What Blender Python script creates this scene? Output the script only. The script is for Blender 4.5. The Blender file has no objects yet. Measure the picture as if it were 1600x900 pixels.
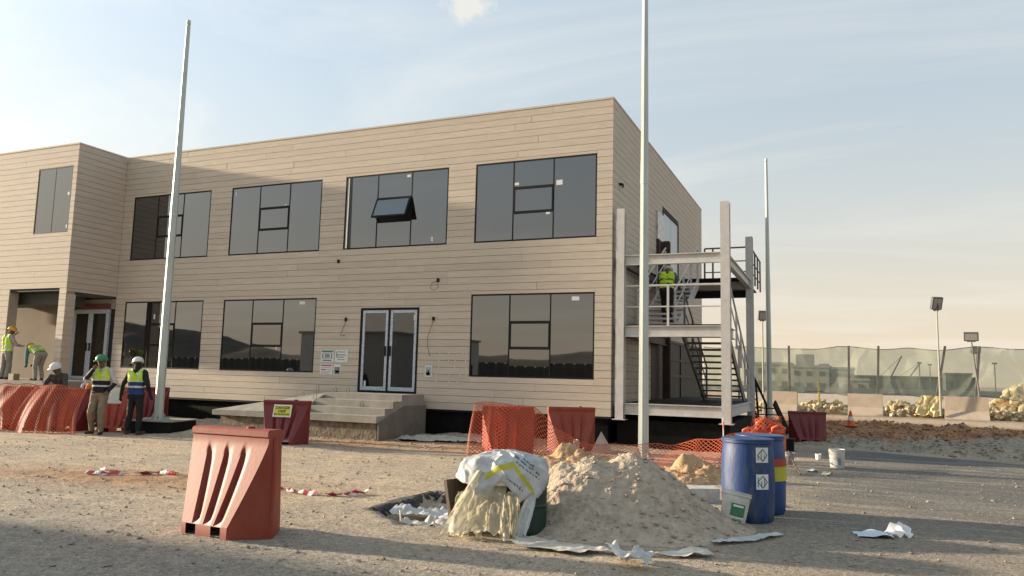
import bpy, bmesh, math, random
import numpy as np
from mathutils import Vector, Matrix, Quaternion
random.seed(7); RNG = np.random.default_rng(7)
R = math.radians
sc = bpy.context.scene
col = sc.collection

# ------------------------------------------------------------------ camera
YAW, PITCH, ROLL, FPX, EYE = -0.4056, 0.1150, 0.0244, 1181.9, 1.65
fw = Vector((math.sin(YAW)*math.cos(PITCH), math.cos(YAW)*math.cos(PITCH), math.sin(PITCH)))
r0 = Vector((math.cos(YAW), -math.sin(YAW), 0)); u0 = r0.cross(fw)
cr = math.cos(ROLL)*r0 + math.sin(ROLL)*u0
cu = -math.sin(ROLL)*r0 + math.cos(ROLL)*u0
cam = bpy.data.cameras.new('camera'); co = bpy.data.objects.new('camera', cam); col.objects.link(co)
m = Matrix((cr, cu, -fw)).transposed().to_4x4(); m.translation = (0, 0, EYE); co.matrix_world = m
cam.sensor_width = 36; cam.lens = 36*FPX/1600; cam.clip_start = .05; cam.clip_end = 9000
sc.camera = co
# ------------------------------------------------------------------ light
SUN_AZ, SUN_EL = 6.5, 11.0          # light travels towards (cos, sin) of SUN_AZ in the ground plane
w = bpy.data.worlds.new("World"); sc.world = w; w.use_nodes = True
SKY_STRENGTH = 0.15
sun = bpy.data.lights.new('sun', 'SUN'); so = bpy.data.objects.new('sun', sun); col.objects.link(so)
sun.energy = 4.3; sun.angle = R(1.6); sun.color = (1.0, .83, .62)
dv = Vector((math.cos(R(SUN_AZ))*math.cos(R(SUN_EL)), math.sin(R(SUN_AZ))*math.cos(R(SUN_EL)), -math.sin(R(SUN_EL))))
so.rotation_euler = dv.to_track_quat('-Z', 'Y').to_euler()
sc.view_settings.view_transform = 'Standard'; sc.view_settings.look = 'None'
sc.view_settings.exposure = 1.36; sc.view_settings.gamma = 1; sc.view_settings.use_curve_mapping = False
sc.cycles.use_denoising = True
sc.cycles.max_bounces = 8; sc.cycles.transparent_max_bounces = 12

def build_world():
    nt = w.node_tree; N = nt.nodes; L = nt.links
    bg = N['Background']
    sk = N.new('ShaderNodeTexSky'); sk.sky_type = 'NISHITA'; sk.sun_disc = False
    sk.sun_elevation = R(SUN_EL); sk.sun_rotation = math.atan2(-math.cos(R(SUN_AZ)), -math.sin(R(SUN_AZ)))
    sk.altitude = 300; sk.air_density = 1.0; sk.dust_density = 4.0; sk.ozone_density = 1.6
    tc = N.new('ShaderNodeTexCoord'); sep = N.new('ShaderNodeSeparateXYZ'); L.new(tc.outputs['Generated'], sep.inputs[0])
    def math_(op, a, b=None, clamp=False):
        n = N.new('ShaderNodeMath'); n.operation = op; n.use_clamp = clamp
        for i, v in enumerate((a, b)):
            if v is None: continue
            if isinstance(v, (int, float)): n.inputs[i].default_value = v
            else: L.new(v, n.inputs[i])
        return n.outputs[0]
    z = sep.outputs[2]
    # thin cirrus on a plane high above: direction / (z + .12)
    den = math_('ADD', math_('MAXIMUM', z, 0.0), 0.12)
    cx = N.new('ShaderNodeCombineXYZ'); L.new(math_('DIVIDE', sep.outputs[0], den), cx.inputs[0]); L.new(math_('DIVIDE', sep.outputs[1], den), cx.inputs[1])
    mp = N.new('ShaderNodeMapping'); mp.inputs['Rotation'].default_value = (0, 0, R(-35)); mp.inputs['Scale'].default_value = (.55, 1.15, 1); mp.inputs['Location'].default_value = (1.7, .4, 0)
    L.new(cx.outputs[0], mp.inputs[0])
    n1 = N.new('ShaderNodeTexNoise'); n1.inputs['Scale'].default_value = 1.15; n1.inputs['Detail'].default_value = 7; n1.inputs['Roughness'].default_value = .62; n1.inputs['Distortion'].default_value = .7
    L.new(mp.outputs[0], n1.inputs['Vector'])
    rp = N.new('ShaderNodeValToRGB'); rp.color_ramp.elements[0].position = .46; rp.color_ramp.elements[1].position = .74
    L.new(n1.outputs[0], rp.inputs[0])
    cir = math_('MULTIPLY', rp.outputs[0], 0.42)
    # small puffy cloud in one direction of the sky
    cd = (fw + cr*((733-800)/FPX) - cu*((4-450)/FPX)).normalized()
    nz = N.new('ShaderNodeTexNoise'); nz.inputs['Scale'].default_value = 26; nz.inputs['Detail'].default_value = 6; nz.inputs['Roughness'].default_value = .62
    L.new(tc.outputs['Generated'], nz.inputs['Vector'])
    vs = N.new('ShaderNodeVectorMath'); vs.operation = 'DISTANCE'; L.new(tc.outputs['Generated'], vs.inputs[0]); vs.inputs[1].default_value = cd
    pf = math_('ADD', math_('SUBTRACT', 0.034, vs.outputs['Value']), math_('MULTIPLY', math_('SUBTRACT', nz.outputs[0], .55), .085))
    puff = math_('MULTIPLY', math_('MULTIPLY', pf, 60, True), 0.9)
    # thin high veil over the whole sky, and warm dust near the horizon, the same all the way round
    one_z = math_('SUBTRACT', 1.0, math_('MINIMUM', math_('MAXIMUM', z, 0.0), 1.0))
    dt = N.new('ShaderNodeVectorMath'); dt.operation = 'DOT_PRODUCT'; L.new(tc.outputs['Generated'], dt.inputs[0]); dt.inputs[1].default_value = -dv
    glow = math_('ADD', .88, math_('MULTIPLY', math_('POWER', math_('MULTIPLY', math_('ADD', dt.outputs['Value'], 1.0), .5), 3.0), .42))
    def scaled(c):      # the veil and the dust scatter more light towards the sun
        n = N.new('ShaderNodeVectorMath'); n.operation = 'SCALE'; n.inputs[0].default_value = c[:3]; L.new(glow, n.inputs['Scale']); return n.outputs[0]
    m0 = N.new('ShaderNodeMix'); m0.data_type = 'RGBA'; L.new(math_('ADD', VEIL, math_('MULTIPLY', math_('POWER', one_z, 3.0), .25)), m0.inputs[0]); L.new(sk.outputs[0], m0.inputs[6]); L.new(scaled(VEIL_COL), m0.inputs[7])
    hz = math_('MULTIPLY', math_('POWER', one_z, 4.6), HAZE)
    mx = N.new('ShaderNodeMix'); mx.data_type = 'RGBA'; L.new(hz, mx.inputs[0]); L.new(m0.outputs[2], mx.inputs[6]); mx.inputs[7].default_value = HAZE_COL
    m2 = N.new('ShaderNodeMix'); m2.data_type = 'RGBA'; L.new(cir, m2.inputs[0]); L.new(mx.outputs[2], m2.inputs[6]); L.new(scaled((2.75, 2.65, 2.4, 1)), m2.inputs[7])
    m3 = N.new('ShaderNodeMix'); m3.data_type = 'RGBA'; L.new(puff, m3.inputs[0]); L.new(m2.outputs[2], m3.inputs[6]); m3.inputs[7].default_value = (2.3, 2.25, 2.15, 1)
    L.new(m3.outputs[2], bg.inputs[0]); bg.inputs[1].default_value = SKY_STRENGTH
VEIL, VEIL_COL = .60, (1.42, 1.74, 1.92, 1)
HAZE, HAZE_COL = 0.97, (2.55, 2.06, 1.46, 1)
build_world()

# ------------------------------------------------------------------ numpy noise
def vnoise(x, y, seed=0):
    xi = np.floor(x).astype(np.int64); yi = np.floor(y).astype(np.int64); fx = x-xi; fy = y-yi
    def h(a, b):
        n = (a*374761393 + b*668265263 + seed*974711) & 0x7fffffff
        n = ((n ^ (n >> 13))*1274126177) & 0x7fffffff
        return ((n ^ (n >> 16)) & 0xffff)/65535.0
    sx = fx*fx*(3-2*fx); sy = fy*fy*(3-2*fy)
    return (h(xi, yi)*(1-sx)+h(xi+1, yi)*sx)*(1-sy)+(h(xi, yi+1)*(1-sx)+h(xi+1, yi+1)*sx)*sy
def fbm(x, y, o=4, seed=0):
    t = 0; a = .5
    for k in range(o): t = t + a*(vnoise(x*2**k+k*17.3, y*2**k-k*9.1, seed+k)-.5); a *= .5
    return t
def sstep(a, b, x): t = np.clip((x-a)/(b-a), 0, 1); return t*t*(3-2*t)

# ------------------------------------------------------------------ materials
def newmat(name):
    mt = bpy.data.materials.new(name); mt.use_nodes = True
    return mt, mt.node_tree.nodes, mt.node_tree.links, mt.node_tree.nodes['Principled BSDF']
def M(name, c, c2=None, sc_=6.0, rough=.8, bump=0.0, bscale=40.0, metal=0.0, stretch=(1, 1, 1), rnd=0.0, coords='pos', detail=5, spec=None, ior=None, lo=.35, hi=.65, trans=0.0, alpha=1.0, sub=0):
    mt, N, L, b = newmat(name)
    if c2 is None: c2 = tuple(v*.82 for v in c)
    if coords == 'pos': src = N.new('ShaderNodeNewGeometry').outputs['Position']
    else: src = N.new('ShaderNodeTexCoord').outputs['Object']
    mp = N.new('ShaderNodeMapping'); mp.inputs['Scale'].default_value = stretch; L.new(src, mp.inputs[0])
    n = N.new('ShaderNodeTexNoise'); n.inputs['Scale'].default_value = sc_; n.inputs['Detail'].default_value = detail; n.inputs['Roughness'].default_value = .6; L.new(mp.outputs[0], n.inputs['Vector'])
    rp = N.new('ShaderNodeValToRGB'); e = rp.color_ramp.elements
    e[0].position = lo; e[1].position = hi; e[0].color = (*c, 1); e[1].color = (*c2, 1); L.new(n.outputs[0], rp.inputs[0])
    out = rp.outputs[0]
    if rnd:
        oi = N.new('ShaderNodeObjectInfo'); mr = N.new('ShaderNodeMapRange'); mr.inputs['To Min'].default_value = 1-rnd; mr.inputs['To Max'].default_value = 1+rnd
        L.new(oi.outputs['Random'], mr.inputs[0]); hs = N.new('ShaderNodeHueSaturation'); L.new(mr.outputs[0], hs.inputs['Value']); L.new(out, hs.inputs['Color']); out = hs.outputs[0]
    L.new(out, b.inputs['Base Color']); b.inputs['Roughness'].default_value = rough; b.inputs['Metallic'].default_value = metal
    if spec is not None: b.inputs['Specular IOR Level'].default_value = spec
    if ior: b.inputs['IOR'].default_value = ior
    if alpha < 1: b.inputs['Alpha'].default_value = alpha
    if bump:
        n2 = N.new('ShaderNodeTexNoise'); n2.inputs['Scale'].default_value = bscale; n2.inputs['Detail'].default_value = 6; L.new(mp.outputs[0], n2.inputs['Vector'])
        bp = N.new('ShaderNodeBump'); bp.inputs['Strength'].default_value = bump; bp.inputs['Distance'].default_value = .02; L.new(n2.outputs[0], bp.inputs['Height']); L.new(bp.outputs[0], b.inputs['Normal'])
    if trans:
        tb = N.new('ShaderNodeBsdfTranslucent'); L.new(out, tb.inputs[0]); ms = N.new('ShaderNodeMixShader'); ms.inputs[0].default_value = trans
        o = N['Material Output']; L.new(b.outputs[0], ms.inputs[1]); L.new(tb.outputs[0], ms.inputs[2]); L.new(ms.outputs[0], o.inputs[0])
    return mt
def see_through(mt, f, tint=(1, 1, 1)):     # fraction f of the light passes straight (open weave, thin film)
    N = mt.node_tree.nodes; L = mt.node_tree.links; o = N['Material Output']; src = o.inputs[0].links[0].from_socket
    t = N.new('ShaderNodeBsdfTransparent'); t.inputs[0].default_value = (*tint, 1)
    ms = N.new('ShaderNodeMixShader'); ms.inputs[0].default_value = f; L.new(src, ms.inputs[1]); L.new(t.outputs[0], ms.inputs[2]); L.new(ms.outputs[0], o.inputs[0])
    return mt

board = M('composite_board', (.595, .51, .41), (.515, .435, .345), 2.2, .75, .22, 9, stretch=(.7, .7, 9), rnd=.055)
wrapm = M('black_membrane', (.012, .012, .013), (.02, .018, .016), 5, .7)
plinthm = M('bitumen_plinth', (.006, .006, .006), (.022, .016, .012), 2.2, .8, .4, 12, lo=.5, hi=.85, spec=.12)
steelp = M('primed_steel', (.58, .555, .52), (.50, .475, .44), 5, .55, .08, 30, rnd=.03)
steeld = M('dark_steel', (.17, .155, .15), (.12, .105, .10), 4, .6, .1, 30)
brownst = M('brown_primer', (.06, .025, .018), (.04, .018, .014), 4, .6)
galv = M('galvanised_steel', (.52, .56, .51), (.42, .46, .43), 3, .5, .06, 20, metal=.25, stretch=(1, 1, .25))
conc = M('concrete', (.34, .315, .27), (.26, .24, .205), 3.2, .9, .35, 30)
concd = M('old_concrete', (.30, .25, .18), (.13, .105, .075), 6, .95, .9, 16, lo=.3, hi=.62)
concp = M('precast_concrete', (.47, .385, .30), (.40, .325, .25), 2.5, .9, .25, 25)
plaster = M('plaster', (.40, .345, .285), (.36, .31, .255), 1.5, .9, .1, 30)
dark = M('painted_room_dark', (.012, .012, .013), None, 3, .8)  # near black colour standing in for the unlit room behind a window
blackp = M('black_profile', (.010, .010, .011), (.014, .014, .015), 10, .65, spec=.2)
film = M('protective_film', (.56, .60, .66), (.34, .37, .42), 22, .5, lo=.42, hi=.62)
white = M('white_paper', (.75, .75, .73), (.68, .68, .66), 8, .7)
foil = M('silver_foil', (.62, .60, .58), (.34, .32, .31), 9, .35, .9, 14, metal=.6)
cream = M('cream_panel', (.42, .34, .25), None, 3, .8)
lintm = M('brown_lintel', (.17, .065, .045), (.13, .05, .035), 4, .7)
blk = M('black_paint', (.008, .008, .008), (.022, .018, .015), 5, .7, .2, 20, spec=.15, lo=.5, hi=.8)
def glass(name, c, ior, rough=.015):
    mt = M(name, c, c, 1, rough, ior=ior)
    N = mt.node_tree.nodes; L = mt.node_tree.links; b = N['Principled BSDF']
    n2 = N.new('ShaderNodeTexNoise'); n2.inputs['Scale'].default_value = .9; n2.inputs['Detail'].default_value = 1
    g = N.new('ShaderNodeNewGeometry'); L.new(g.outputs['Position'], n2.inputs['Vector'])
    bp = N.new('ShaderNodeBump'); bp.inputs['Strength'].default_value = .05; bp.inputs['Distance'].default_value = .012; L.new(n2.outputs[0], bp.inputs['Height']); L.new(bp.outputs[0], b.inputs['Normal'])
    return mt
glz = glass('coated_dark_glass', (.009, .009, .009), 2.55)
glz2 = glass('door_glass', (.008, .009, .009), 1.9)
barm = M('red_barrier_plastic', (.24, .030, .013), (.29, .070, .032), 3.5, .55, .05, 30, stretch=(1.3, 1.3, .6), lo=.38, hi=.8, coords='obj')
barm2 = M('dark_red_barrier_plastic', (.17, .013, .016), (.14, .018, .019), 5, .45, .1, 18, stretch=(1, 1, .35), coords='obj')
barm3 = M('dusty_red_barrier_plastic', (.33, .045, .026), (.36, .09, .055), 7, .65, .06, 30, stretch=(1, 1, .5), lo=.4, hi=.78, coords='obj')
netm = M('orange_net_plastic', (.60, .12, .04), (.50, .09, .035), 9, .6, trans=.25)
jugm = M('orange_plastic', (.66, .10, .045), (.55, .08, .04), 5, .45)
bluem = M('blue_drum_plastic', (.008, .045, .19), (.012, .05, .16), 4, .42, .1, 30, coords='obj')
bluedm = M('dusty_blue_drum_plastic', (.008, .038, .14), (.09, .11, .14), 9, .55, .15, 30, stretch=(1, 1, .3), lo=.48, hi=.76, coords='obj')
redst = M('red_band', (.42, .05, .04), None, 8, .6); yelst = M('yellow_band', (.52, .50, .03), None, 8, .6)
wplast = M('white_plastic', (.62, .61, .56), (.48, .46, .41), 9, .5, coords='obj')
greenst = M('green_label', (.02, .13, .05), (.05, .2, .09), 14, .6)
inkm = M('black_ink', (.02, .02, .02), None, 5, .7)
yelsign = M('yellow_sign', (.66, .62, .07), (.6, .55, .08), 12, .6)
sandm = M('sand_heap', (.50, .41, .31), (.30, .235, .17), 9, .95, 1.0, 26, lo=.3, hi=.7)
orgsoil = M('orange_soil', (.46, .31, .17), (.34, .19, .10), 5, .95, 1.0, 30)
stonem = M('pebbles', (.36, .29, .21), (.20, .17, .14), 1.3, .9, rnd=.0)
rockm = M('limestone', (.66, .55, .36), (.50, .39, .23), 2.5, .95, .6, 12, rnd=.14)
bagm = M('woven_bag', (.60, .60, .58), (.46, .46, .45), 6, .55, .35, 12, trans=.12)
veil = see_through(M('clear_sheet', (.74, .69, .53), (.64, .58, .42), 5, .35, .15, 26, trans=.5), .34)
liner = M('plastic_liner', (.60, .61, .60), (.47, .47, .45), 5, .5, .4, 14, trans=.1)
linerd = M('dusty_liner', (.43, .38, .31), (.55, .52, .47), 5, .6, .4, 14)
drumg = M('dark_green_plastic', (.008, .035, .022), (.012, .025, .018), 6, .5)
woodm = M('weathered_board', (.10, .066, .044), (.06, .04, .028), 4, .8, .3, 20, stretch=(6, 6, 1))
plym = M('pale_plywood', (.42, .36, .29), (.35, .3, .24), 5, .8)
tapew = M('tape_white', (.72, .68, .64), None, 8, .6); taper = M('tape_red', (.60, .06, .07), None, 8, .6)
coneo = M('cone_orange', (.72, .13, .03), None, 6, .5)
hoard = M('hoarding_sheet', (.035, .04, .034), (.025, .03, .026), 3, .6, .1, 20)
hillm = M('hill_soil', (.13, .10, .07), (.08, .065, .05), .3, .95, .5, 2)
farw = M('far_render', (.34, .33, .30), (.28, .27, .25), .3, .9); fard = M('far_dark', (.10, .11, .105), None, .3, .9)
shade = see_through(M('green_shade_net', (.33, .36, .29), (.27, .31, .25), 1.2, .9, stretch=(1, 1, .6), trans=.5, spec=.1), .50, (.93, .96, .90))
cabm = M('shade_cabin_sheet', (.55, .53, .48), (.48, .46, .42), 2, .6)
# people
def cl(n, c, k=.75): return M(n, c, tuple(v*k for v in c), 9, .85, .3, 40, coords='obj')
skinb = cl('skin_brown', (.17, .085, .05), .85); bootm = cl('boots', (.07, .055, .045)); hivis = cl('hi_vis_yellow', (.56, .75, .05), .85)
silver = cl('reflective_band', (.62, .63, .60), .85); navy = cl('navy_cloth', (.02, .05, .17)); blackc = cl('black_cloth', (.012, .012, .014)); khaki = cl('khaki_cloth', (.27, .21, .135), .7)
greyt = cl('grey_trousers', (.30, .27, .23), .7); teal = cl('teal_cloth', (.04, .22, .25), .8); lilac = cl('pale_shirt', (.40, .33, .36), .8); whites = cl('white_shirt', (.58, .54, .52), .8)
orangec = cl('orange_cloth', (.72, .24, .06), .8); greys = cl('grey_cloth', (.12, .12, .12), .7); olive = cl('olive_cloth', (.07, .065, .055), .7); duskyel = cl('dusty_hi_vis', (.34, .47, .06), .8)
def hm(n, c): return M(n, c, tuple(v*.85 for v in c), 12, .35, coords='obj')
hely, helg, helw = hm('helmet_yellow', (.70, .36, .03)), hm('helmet_green', (.02, .22, .09)), hm('helmet_white', (.74, .74, .72))
eyem = M('eye_dark', (.015, .012, .01), None, 5, .3)

# ------------------------------------------------------------------ mesh helpers
def link(o, parent=None):
    col.objects.link(o)
    if parent is not None: o.parent = parent
    return o
class MB:
    def __init__(s): s.v = []; s.f = []; s.m = []; s.mi = 0
    def add(s, vs, fs):
        n = len(s.v); s.v += [tuple(p) for p in vs]; s.f += [tuple(i+n for i in f) for f in fs]; s.m += [s.mi]*len(fs); return s
    def box(s, x0, x1, y0, y1, z0, z1, mat=None):
        vs = [(x, y, z) for x in (x0, x1) for y in (y0, y1) for z in (z0, z1)]
        if mat is not None: vs = [mat @ Vector(p) for p in vs]
        return s.add(vs, [(0, 1, 3, 2), (4, 6, 7, 5), (0, 4, 5, 1), (2, 3, 7, 6), (0, 2, 6, 4), (1, 5, 7, 3)])
    def bar(s, a, b, w_, h_, upv=(0, 0, 1)):           # rectangular bar from a to b
        a = Vector(a); b = Vector(b); d = (b-a).normalized(); x = d.cross(Vector(upv))
        if x.length < 1e-4: x = d.cross(Vector((0, 1, 0)))
        x.normalize(); y = x.cross(d); X = x*w_/2; Y = y*h_/2
        vs = [p+sx*X+sy*Y for p in (a, b) for sx, sy in ((-1, -1), (1, -1), (1, 1), (-1, 1))]
        return s.add(vs, [(3, 2, 1, 0), (4, 5, 6, 7)]+[(i, (i+1) % 4, 4+(i+1) % 4, 4+i) for i in range(4)])
    def tube(s, pts, rad, n=8, cap=True):
        pts = [Vector(p) for p in pts]; rad = rad if isinstance(rad, (list, tuple)) else [rad]*len(pts); vs = []; ref = None
        for i, p in enumerate(pts):
            d = (pts[min(i+1, len(pts)-1)]-pts[max(i-1, 0)]).normalized()
            if ref is None: ref = d.orthogonal().normalized()
            ref = (ref-d*ref.dot(d)).normalized(); q = d.cross(ref)
            vs += [p+(ref*math.cos(2*math.pi*k/n)+q*math.sin(2*math.pi*k/n))*rad[i] for k in range(n)]
        fs = [(i*n+k, i*n+(k+1) % n, (i+1)*n+(k+1) % n, (i+1)*n+k) for i in range(len(pts)-1) for k in range(n)]
        if cap: fs += [tuple(range(n-1, -1, -1)), tuple((len(pts)-1)*n+k for k in range(n))]
        return s.add(vs, fs)
    def lathe(s, prof, n=24, c=(0, 0, 0), mat=None):
        vs = []
        for r_, z_ in prof: vs += [(c[0]+r_*math.cos(2*math.pi*k/n), c[1]+r_*math.sin(2*math.pi*k/n), c[2]+z_) for k in range(n)]
        if mat is not None: vs = [mat @ Vector(p) for p in vs]
        fs = [(i*n+k, i*n+(k+1) % n, (i+1)*n+(k+1) % n, (i+1)*n+k) for i in range(len(prof)-1) for k in range(n)]
        if prof[0][0] > 1e-6: fs.append(tuple(range(n-1, -1, -1)))
        if prof[-1][0] > 1e-6: fs.append(tuple((len(prof)-1)*n+k for k in range(n)))
        return s.add(vs, fs)
    def grid(s, P):                                     # P: (nu, nv, 3)
        nu, nv = P.shape[:2]
        return s.add(P.reshape(-1, 3).tolist(), [(i*nv+j, (i+1)*nv+j, (i+1)*nv+j+1, i*nv+j+1) for i in range(nu-1) for j in range(nv-1)])
    def build(s, name, mat, parent=None, smooth=False, loc=None, rz=None):
        me = bpy.data.meshes.new(name); me.from_pydata(s.v, [], s.f)
        for q in (mat if isinstance(mat, (list, tuple)) else [mat]): me.materials.append(q)
        if any(s.m): me.polygons.foreach_set('material_index', s.m)
        if smooth: me.polygons.foreach_set('use_smooth', [True]*len(s.f))
        me.update()
        if smooth == 'angle': me.set_sharp_from_angle(angle=R(40))
        o = link(bpy.data.objects.new(name, me), parent)
        if loc is not None: o.location = loc
        if rz is not None: o.rotation_euler = (0, 0, rz)
        return o
def tag(o, label=None, cat=None, group=None, kind=None):
    for k, v in (('label', label), ('category', cat), ('group', group), ('kind', kind)):
        if v: o[k] = v
    return o
def thing(name, label, cat, loc=(0, 0, 0), rz=0, group=None):
    o = bpy.data.objects.new(name, None); col.objects.link(o); o.location = loc; o.rotation_euler = (0, 0, rz); o.empty_display_size = .2
    return tag(o, label, cat, group)
def dup(root, loc, rz, label, group=None):
    def cp(o, par):
        c = o.copy(); col.objects.link(c)
        if par is not None: c.parent = par; c.matrix_parent_inverse = o.matrix_parent_inverse
        for ch in list(o.children): cp(ch, c)
        return c
    kids = cp(root, None); kids.location = loc; kids.rotation_euler = (0, 0, rz); kids['label'] = label
    if group: kids['group'] = group
    return kids
def prism(poly, z0, z1):
    b = MB(); n = len(poly)
    return b.add([(x, y, z0) for x, y in poly]+[(x, y, z1) for x, y in poly], [tuple(range(n-1, -1, -1)), tuple(range(n, 2*n))]+[(i, (i+1) % n, n+(i+1) % n, n+i) for i in range(n)])

# ------------------------------------------------------------------ ground
def axis(lo, hi, st, out_lo, out_hi):
    a = list(np.arange(lo, hi+1e-6, st)); d = st; x = lo; L_ = []
    while x > out_lo: d *= 1.18; x -= d; L_.append(x)
    d = st; x = hi; H_ = []
    while x < out_hi: d *= 1.18; x += d; H_.append(x)
    return np.array(L_[::-1]+a+H_)
PIT = [(-5.17, 8.02), (-5.2, 9.55), (-3.5, 9.0), (-3.55, 7.55), (-4.35, 7.35)]
def inside(poly, X, Y):
    r = np.zeros(X.shape, bool); j = len(poly)-1
    for i in range(len(poly)):
        xi, yi = poly[i]; xj, yj = poly[j]
        r ^= ((yi > Y) != (yj > Y)) & (X < (xj-xi)*(Y-yi)/(yj-yi+1e-12)+xi); j = i
    return r
def road_mask(X, Y):
    e = fbm(X*.5, Y*.5, 4, 5)
    far = 21.9-.37*(X+1.28)-Y+e*.8
    left = X-(-1.3+.05*(Y-10))+e*1.6
    return sstep(0, .5, far)*sstep(-.4, 1.2, left)*(.45+.55*sstep(6.5, 14, Y+e*3))
def ground_h(X, Y):
    near = np.exp(-((X+5)**2+(Y-12)**2)/60**2)
    rm = road_mask(X, Y)
    h = (fbm(X*.35, Y*.35, 3, 1)*.09+fbm(X*1.7, Y*1.7, 3, 2)*.03*(1-rm*.7)+fbm(X*5, Y*5, 3, 3)*.026*(1-rm*.8)+.012*np.sin((Y-.1*X)*3.6+fbm(X*.3, Y*.3, 2, 15)*5)*vnoise(X*.25, Y*.5, 16)**2)*near*(1-.6*rm)
    # excavated bank right of the road
    e = fbm(X*.6, Y*.6, 4, 9)
    d = Y-(21.9-.37*(X+1.28))
    side = sstep(-2.5, -.5, X)
    bank = sstep(.1, 1.2, d)*(1-sstep(11, 13, d))
    h = h+side*bank*(.10+e*.32+fbm(X*2.2, Y*2.2, 3, 11)*.36+fbm(X*6, Y*6, 2, 12)*.12)
    berm = np.exp(-((d-1.6)/.8)**2)*sstep(2.4, 5.2, X)*.36*(1+e)
    berm2 = np.exp(-((d-9.0)/1.6)**2)*.16*(1+1.2*e)*side
    h = h+berm+berm2
    # earth against the building and the mound by the flagpole footing
    h = h+sstep(16.6, 17.9, Y)*(1-sstep(18.6, 20, Y))*sstep(-24, -22, X)*(1-sstep(-5.5, -4, X))*(.05+fbm(X*1.4, Y*1.4, 3, 4)*.2)
    h = h+.26*np.exp(-(((X+14.15)/.75)**2+((Y-14.6)/.6)**2))
    h = np.where(inside(PIT, X, Y), -.115+fbm(X*4, Y*4, 2, 8)*.08, h)
    return h
gx = axis(-24, 7, .085, -3000, 3000); gy = axis(3.4, 24, .085, -3000, 4000)
GX, GY = np.meshgrid(gx, gy, indexing='ij'); GH = ground_h(GX, GY)
def gz(x, y): return float(ground_h(np.array([float(x)]), np.array([float(y)]))[0])
nu, nv = GX.shape
me = bpy.data.meshes.new('ground')
me.vertices.add(nu*nv); me.vertices.foreach_set('co', np.stack([GX, GY, GH], -1).astype(np.float32).ravel())
ii, jj = np.meshgrid(np.arange(nu-1), np.arange(nv-1), indexing='ij'); a = (ii*nv+jj).ravel()
Q = np.stack([a, a+nv, a+nv+1, a+1], -1).astype(np.int32)
me.loops.add(Q.size); me.loops.foreach_set('vertex_index', Q.ravel()); me.polygons.add(len(Q)); me.polygons.foreach_set('loop_start', np.arange(len(Q), dtype=np.int32)*4)
me.polygons.foreach_set('use_smooth', [True]*len(Q)); me.update(calc_edges=True); me.validate()
ATT = me.attributes.new('soil', 'FLOAT_COLOR', 'POINT')
d_ = GY-(21.9-.37*(GX+1.28))
n_ = fbm(GX*.4, GY*.4, 4, 21)
mr_ = road_mask(GX, GY)
org = np.clip(sstep(2.0, 3.2, d_+n_*2)*(1-sstep(16, 19, d_))*sstep(-4, -1.6, GX)*(1.0+n_*.9), 0, 1)
org = np.maximum(org, np.clip(sstep(14.2, 14.9, GY+n_*1.6)*(1-sstep(16.2, 17.4, GY))*(1-sstep(-6.2, -4.5, GX))*sstep(-22, -19, GX)*(.45+n_*1.6), 0, 1))
org = np.maximum(org, np.clip(np.exp(-((GX+9.9)/2.8)**2-((GY-8.2-(GX+9.9)*.15)/.75)**2)*(.75+n_), 0, 1))
gvl = np.clip(sstep(.15, .9, d_)*(1-sstep(2.2, 3.4, d_+n_*2))*sstep(-2, 1, GX), 0, 1)*.8
gry = np.clip(1-sstep(4.2, 8.4, GY+.12*(GX+6)+n_*2.6), 0, 1)*.9
ATT.data.foreach_set('color', np.stack([mr_, org, gvl, gry], -1).astype(np.float32).ravel())
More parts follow.
